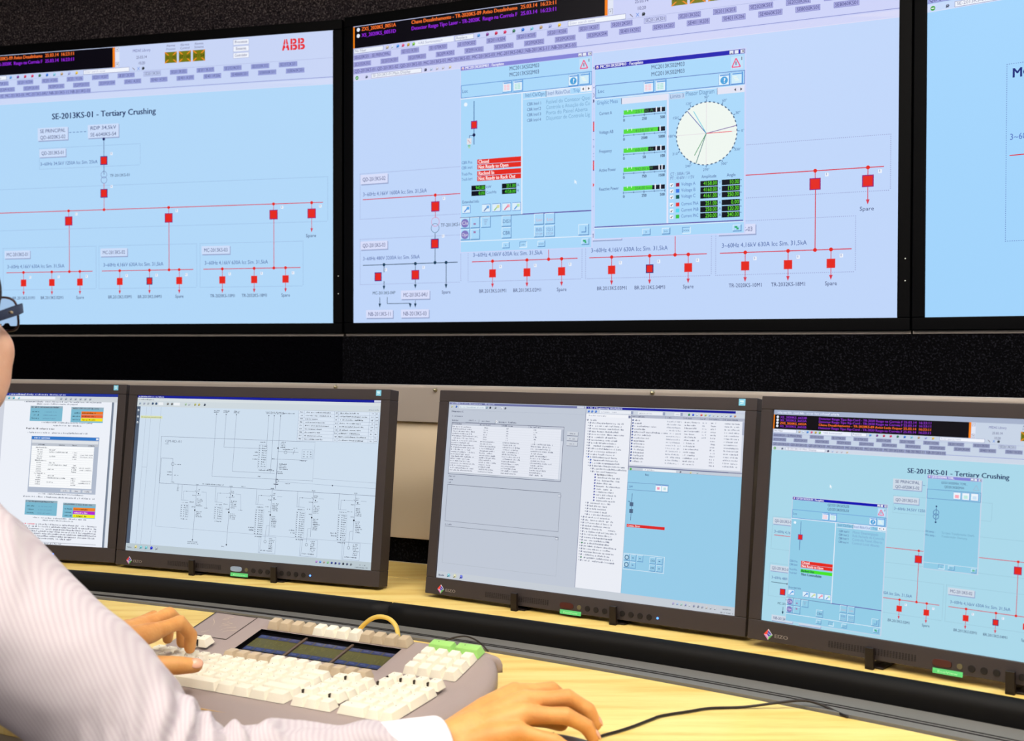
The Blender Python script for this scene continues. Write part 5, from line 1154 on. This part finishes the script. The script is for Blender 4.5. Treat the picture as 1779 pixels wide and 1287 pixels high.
tube(sh, [EL, EL.lerp(WR, .2), EL.lerp(WR, .45), EL.lerp(WR, .7), WR-(WR-EL)*.14], [.053, .047, .0405, .0335, .027], 24)
tube(sh, [SHL+rv*.10, SHL, SHL.lerp(ELL, .5), ELL, ELL.lerp(WRL, .5), WRL-(WRL-ELL)*.1], [.085, .078, .066, .056, .047, .036], 24)
# folds: rolls of cloth over the elbow crease and the sleeve head
def fold(a0, b0, c0, r_): tube(sh, smooth_path([a0, b0, c0], 6), r_, 10)
me = voxel(sh, .0045, 10, 'shirt')
axu = (EL-SH).normalized(); axf = (WR-EL).normalized()
cos_ = []
for v_ in me.vertices:
    p_ = v_.co; n_ = v_.normal
    tu = (p_-SH).dot(axu)/(EL-SH).length; tf = (p_-EL).dot(axf)/(WR-EL).length
    nz = noise.noise(Vector((p_.x*9, p_.y*9, p_.z*9)))*.0045+noise.noise(Vector((p_.x*22+5, p_.y*22, p_.z*30)))*.0022
    # creases gathered around the elbow
    g_ = math.exp(-((tu-.98)/.22)**2) if tu < 1.5 else 0
    nz += g_*.0055*math.sin(46*(tu+.22*n_.x+.3*n_.z+.5*noise.noise(p_*8)))
    if 0 < tf < .85: nz += .0026*math.sin(22*tf+6*n_.z+4*noise.noise(p_*10))*min(1, tf*4)
    h_ = math.exp(-((tu+.02+.35*(n_.y))/.05)**2); nz += .0035*h_
    cos_.append(p_+n_*nz)
for v_, c_ in zip(me.vertices, cos_): v_.co = c_
me.materials.append(SHIRT); shirt = link('shirt', me, person, 0, True)
for W_, E_ in ((WR, EL), (WRL, ELL)):
    ax_ = (W_-E_).normalized(); mb = MB(); n = 32; up0 = (uv_-ax_*uv_.dot(ax_)).normalized(); sd = ax_.cross(up0); vs = []
    prof = [(-.072, .0335), (-.070, .0375), (-.040, .0375), (-.012, .0365), (-.0095, .0352), (-.010, .0335), (-.05, .0325)]
    for t, r_ in prof:
        for i in range(n): a0 = 2*math.pi*i/n; vs.append(W_+ax_*t+up0*math.cos(a0)*r_*.80+sd*math.sin(a0)*r_)
    mb.add(vs, [(j*n+i, j*n+(i+1) % n, (j+1)*n+(i+1) % n, (j+1)*n+i) for j in range(len(prof)-1) for i in range(n)])
    mb.build('cuff', CUFF, shirt, 0, True)
tr = MB()
for s_ in (-1, 1):
    h_ = HIP+rv*.09*s_; kn = h_+fv*.42+uv_*.02-rv*.02*s_; an = kn+fv*.02; an.z = .10
    tube(tr, [h_-fv*.02, (h_+kn)/2, kn, (kn+an)/2, an], [.105, .088, .070, .064, .056], 20)
ellipsoid(tr, HIP+uv_*.0, hx, (.165, .12, .10))
me = voxel(tr, .008, 3, 'trousers'); me.materials.append(mat('dark_trousers', (36, 38, 48), .85, .2)); link('trousers', me, person)
for s_ in (-1, 1):
    h_ = HIP+rv*.09*s_; kn = h_+fv*.42+uv_*.02-rv*.02*s_; an = kn+fv*.02; mb = MB(); an.z = .045
    tube(mb, [an-fv*.03, an+fv*.05, an+fv*.16-uv_*.008], [.044, .044, .036], 18); me = voxel(mb, .006, 2, 'shoe'); me.materials.append(mat('black_shoe_leather', (20, 18, 18), .4)); link('shoe', me, person)
# glasses
GC = HC+hf*.088+hu*.002
gl = empty('eyeglasses', GC, 'dark framed eyeglasses worn by the person, wide blue-black temple', 'glasses')
GM = Matrix.Translation(GC).inverted()
FR = mat('dark_navy_acetate', (22, 20, 44), .25, .5)
LENS = mat('spectacle_lens', (235, 230, 235), .03, .5); LENS.node_tree.nodes['Principled BSDF'].inputs['Transmission Weight'].default_value = 1; LENS.node_tree.nodes['Principled BSDF'].inputs['IOR'].default_value = 1.02
rimM = mat('dark_metal_rim', (52, 38, 44), .3, .5, .7)
mb = MB()
for s_ in (-1, 1):
    pts = [GC+hr*(s_*.035+.0275*math.copysign(abs(math.cos(a0))**.55, math.cos(a0)))+hu*(.0185*math.copysign(abs(math.sin(a0))**.55, math.sin(a0)))-hf*(.010*((abs(s_*.035+.0275*math.cos(a0))/.0625)**2)) for a0 in [2*math.pi*i/28 for i in range(29)]]
    tube(mb, pts, .0013, 8, False)
tube(mb, [GC-hr*.009+hu*.004, GC+hu*.008+hf*.002, GC+hr*.009+hu*.004], .0014, 8)
mb.build('rim', rimM, gl, 0, True).matrix_parent_inverse = GM
for s_ in (-1, 1):
    mb = MB(); ring_ = [GC+hr*(s_*.035+.0268*math.copysign(abs(math.cos(a0))**.55, math.cos(a0)))+hu*(.0178*math.copysign(abs(math.sin(a0))**.55, math.sin(a0)))-hf*(.010*((abs(s_*.035+.0268*math.cos(a0))/.0625)**2)) for a0 in [2*math.pi*i/28 for i in range(28)]]
    m_ = len(ring_); mb.add([q_+hf*.0005 for q_ in ring_]+[q_-hf*.0007 for q_ in ring_], [tuple(range(m_)), tuple(range(m_, 2*m_))]+[(i, (i+1) % m_, m_+(i+1) % m_, m_+i) for i in range(m_)])
    mb.build('lens', LENS, gl).matrix_parent_inverse = GM
    mb = MB(); A_ = GC+hr*(s_*.066)-hf*.008+hu*.007
    path = [A_+hf*.002, A_-hf*.012+hr*.003*s_, A_-hf*.06+hr*.006*s_-hu*.001, A_-hf*.095+hr*.006*s_-hu*.003, A_-hf*.13+hr*.004*s_-hu*.018]
    hh = [.0052, .0055, .0050, .0040, .004]; vs = []
    for p_, h_ in zip(path, hh):
        for dz, dx in ((h_, .0012), (h_, -.0012), (-h_, -.0012), (-h_, .0012)): vs.append(p_+hu*dz+hr*dx*s_)
    mb.add(vs, [(j*4+i, j*4+(i+1) % 4, (j+1)*4+(i+1) % 4, (j+1)*4+i) for j in range(4) for i in range(4)]+[(0, 1, 2, 3), (16, 17, 18, 19)])
    t_ = mb.build('temple', FR, gl, .0006); t_.matrix_parent_inverse = GM
    mb = MB(); tube(mb, [A_-hf*.030+hr*.0045*s_, A_-hf*.030+hr*.0062*s_], .0016, 12); b_ = mb.build('rivet', STEEL, t_, 0, True)

# ---------------------------------------------------------------- the chair that carries the person
seat = HIP+fv*.10; seat.z = HIP.z-.135
chm = empty('office_chair', Vector((seat.x, seat.y, 0)), 'dark office chair under the seated person', 'chair')
CMI = Matrix.Translation((seat.x, seat.y, 0)).inverted()
CF = mat('charcoal_chair_fabric', (40, 40, 44), .9, .15); CM = mat('chair_metal', (60, 60, 62), .4, .5, .6)
def cpart(mb, nm, m, b=0, sm=False): o = mb.build(nm, m, chm, b, sm); o.matrix_parent_inverse = CMI; return o
A_ = frame_matrix(seat, rv, uv_)
mb = MB(); mb.box((0, 0, 0), (.46, .44, .07), A_); cpart(mb, 'seat', CF, .03)
mb = MB(); mb.box((0, -.27, .34), (.40, .05, .34), A_); cpart(mb, 'backrest', CF, .022)
mb = MB(); tube(mb, [A_ @ Vector((0, -.10, -.05)), A_ @ Vector((0, -.27, -.03)), A_ @ Vector((0, -.31, .25))], .014, 12); cpart(mb, 'back_support', CM, 0, True)
mb = MB(); tube(mb, [Vector((seat.x, seat.y, seat.z-.03)), Vector((seat.x, seat.y, .09))], .024, 16); cpart(mb, 'stem', CM, 0, True)
for k in range(5):
    a0 = k*2*math.pi/5; d0 = Vector((math.cos(a0), math.sin(a0), 0)); c0 = Vector((seat.x, seat.y, 0))
    mb = MB(); tube(mb, [c0+uv_*.10, c0+d0*.27+uv_*.07], [.02, .014], 12); lg = cpart(mb, 'leg', CM, 0, True)
    mb = MB(); tube(mb, [c0+d0*.27+uv_*.026-d0.cross(uv_)*.016, c0+d0*.27+uv_*.026+d0.cross(uv_)*.016], .024, 16, False); cs = mb.build('caster', mat('black_metal', (24, 16, 16), .45, .4), lg, 0, True)
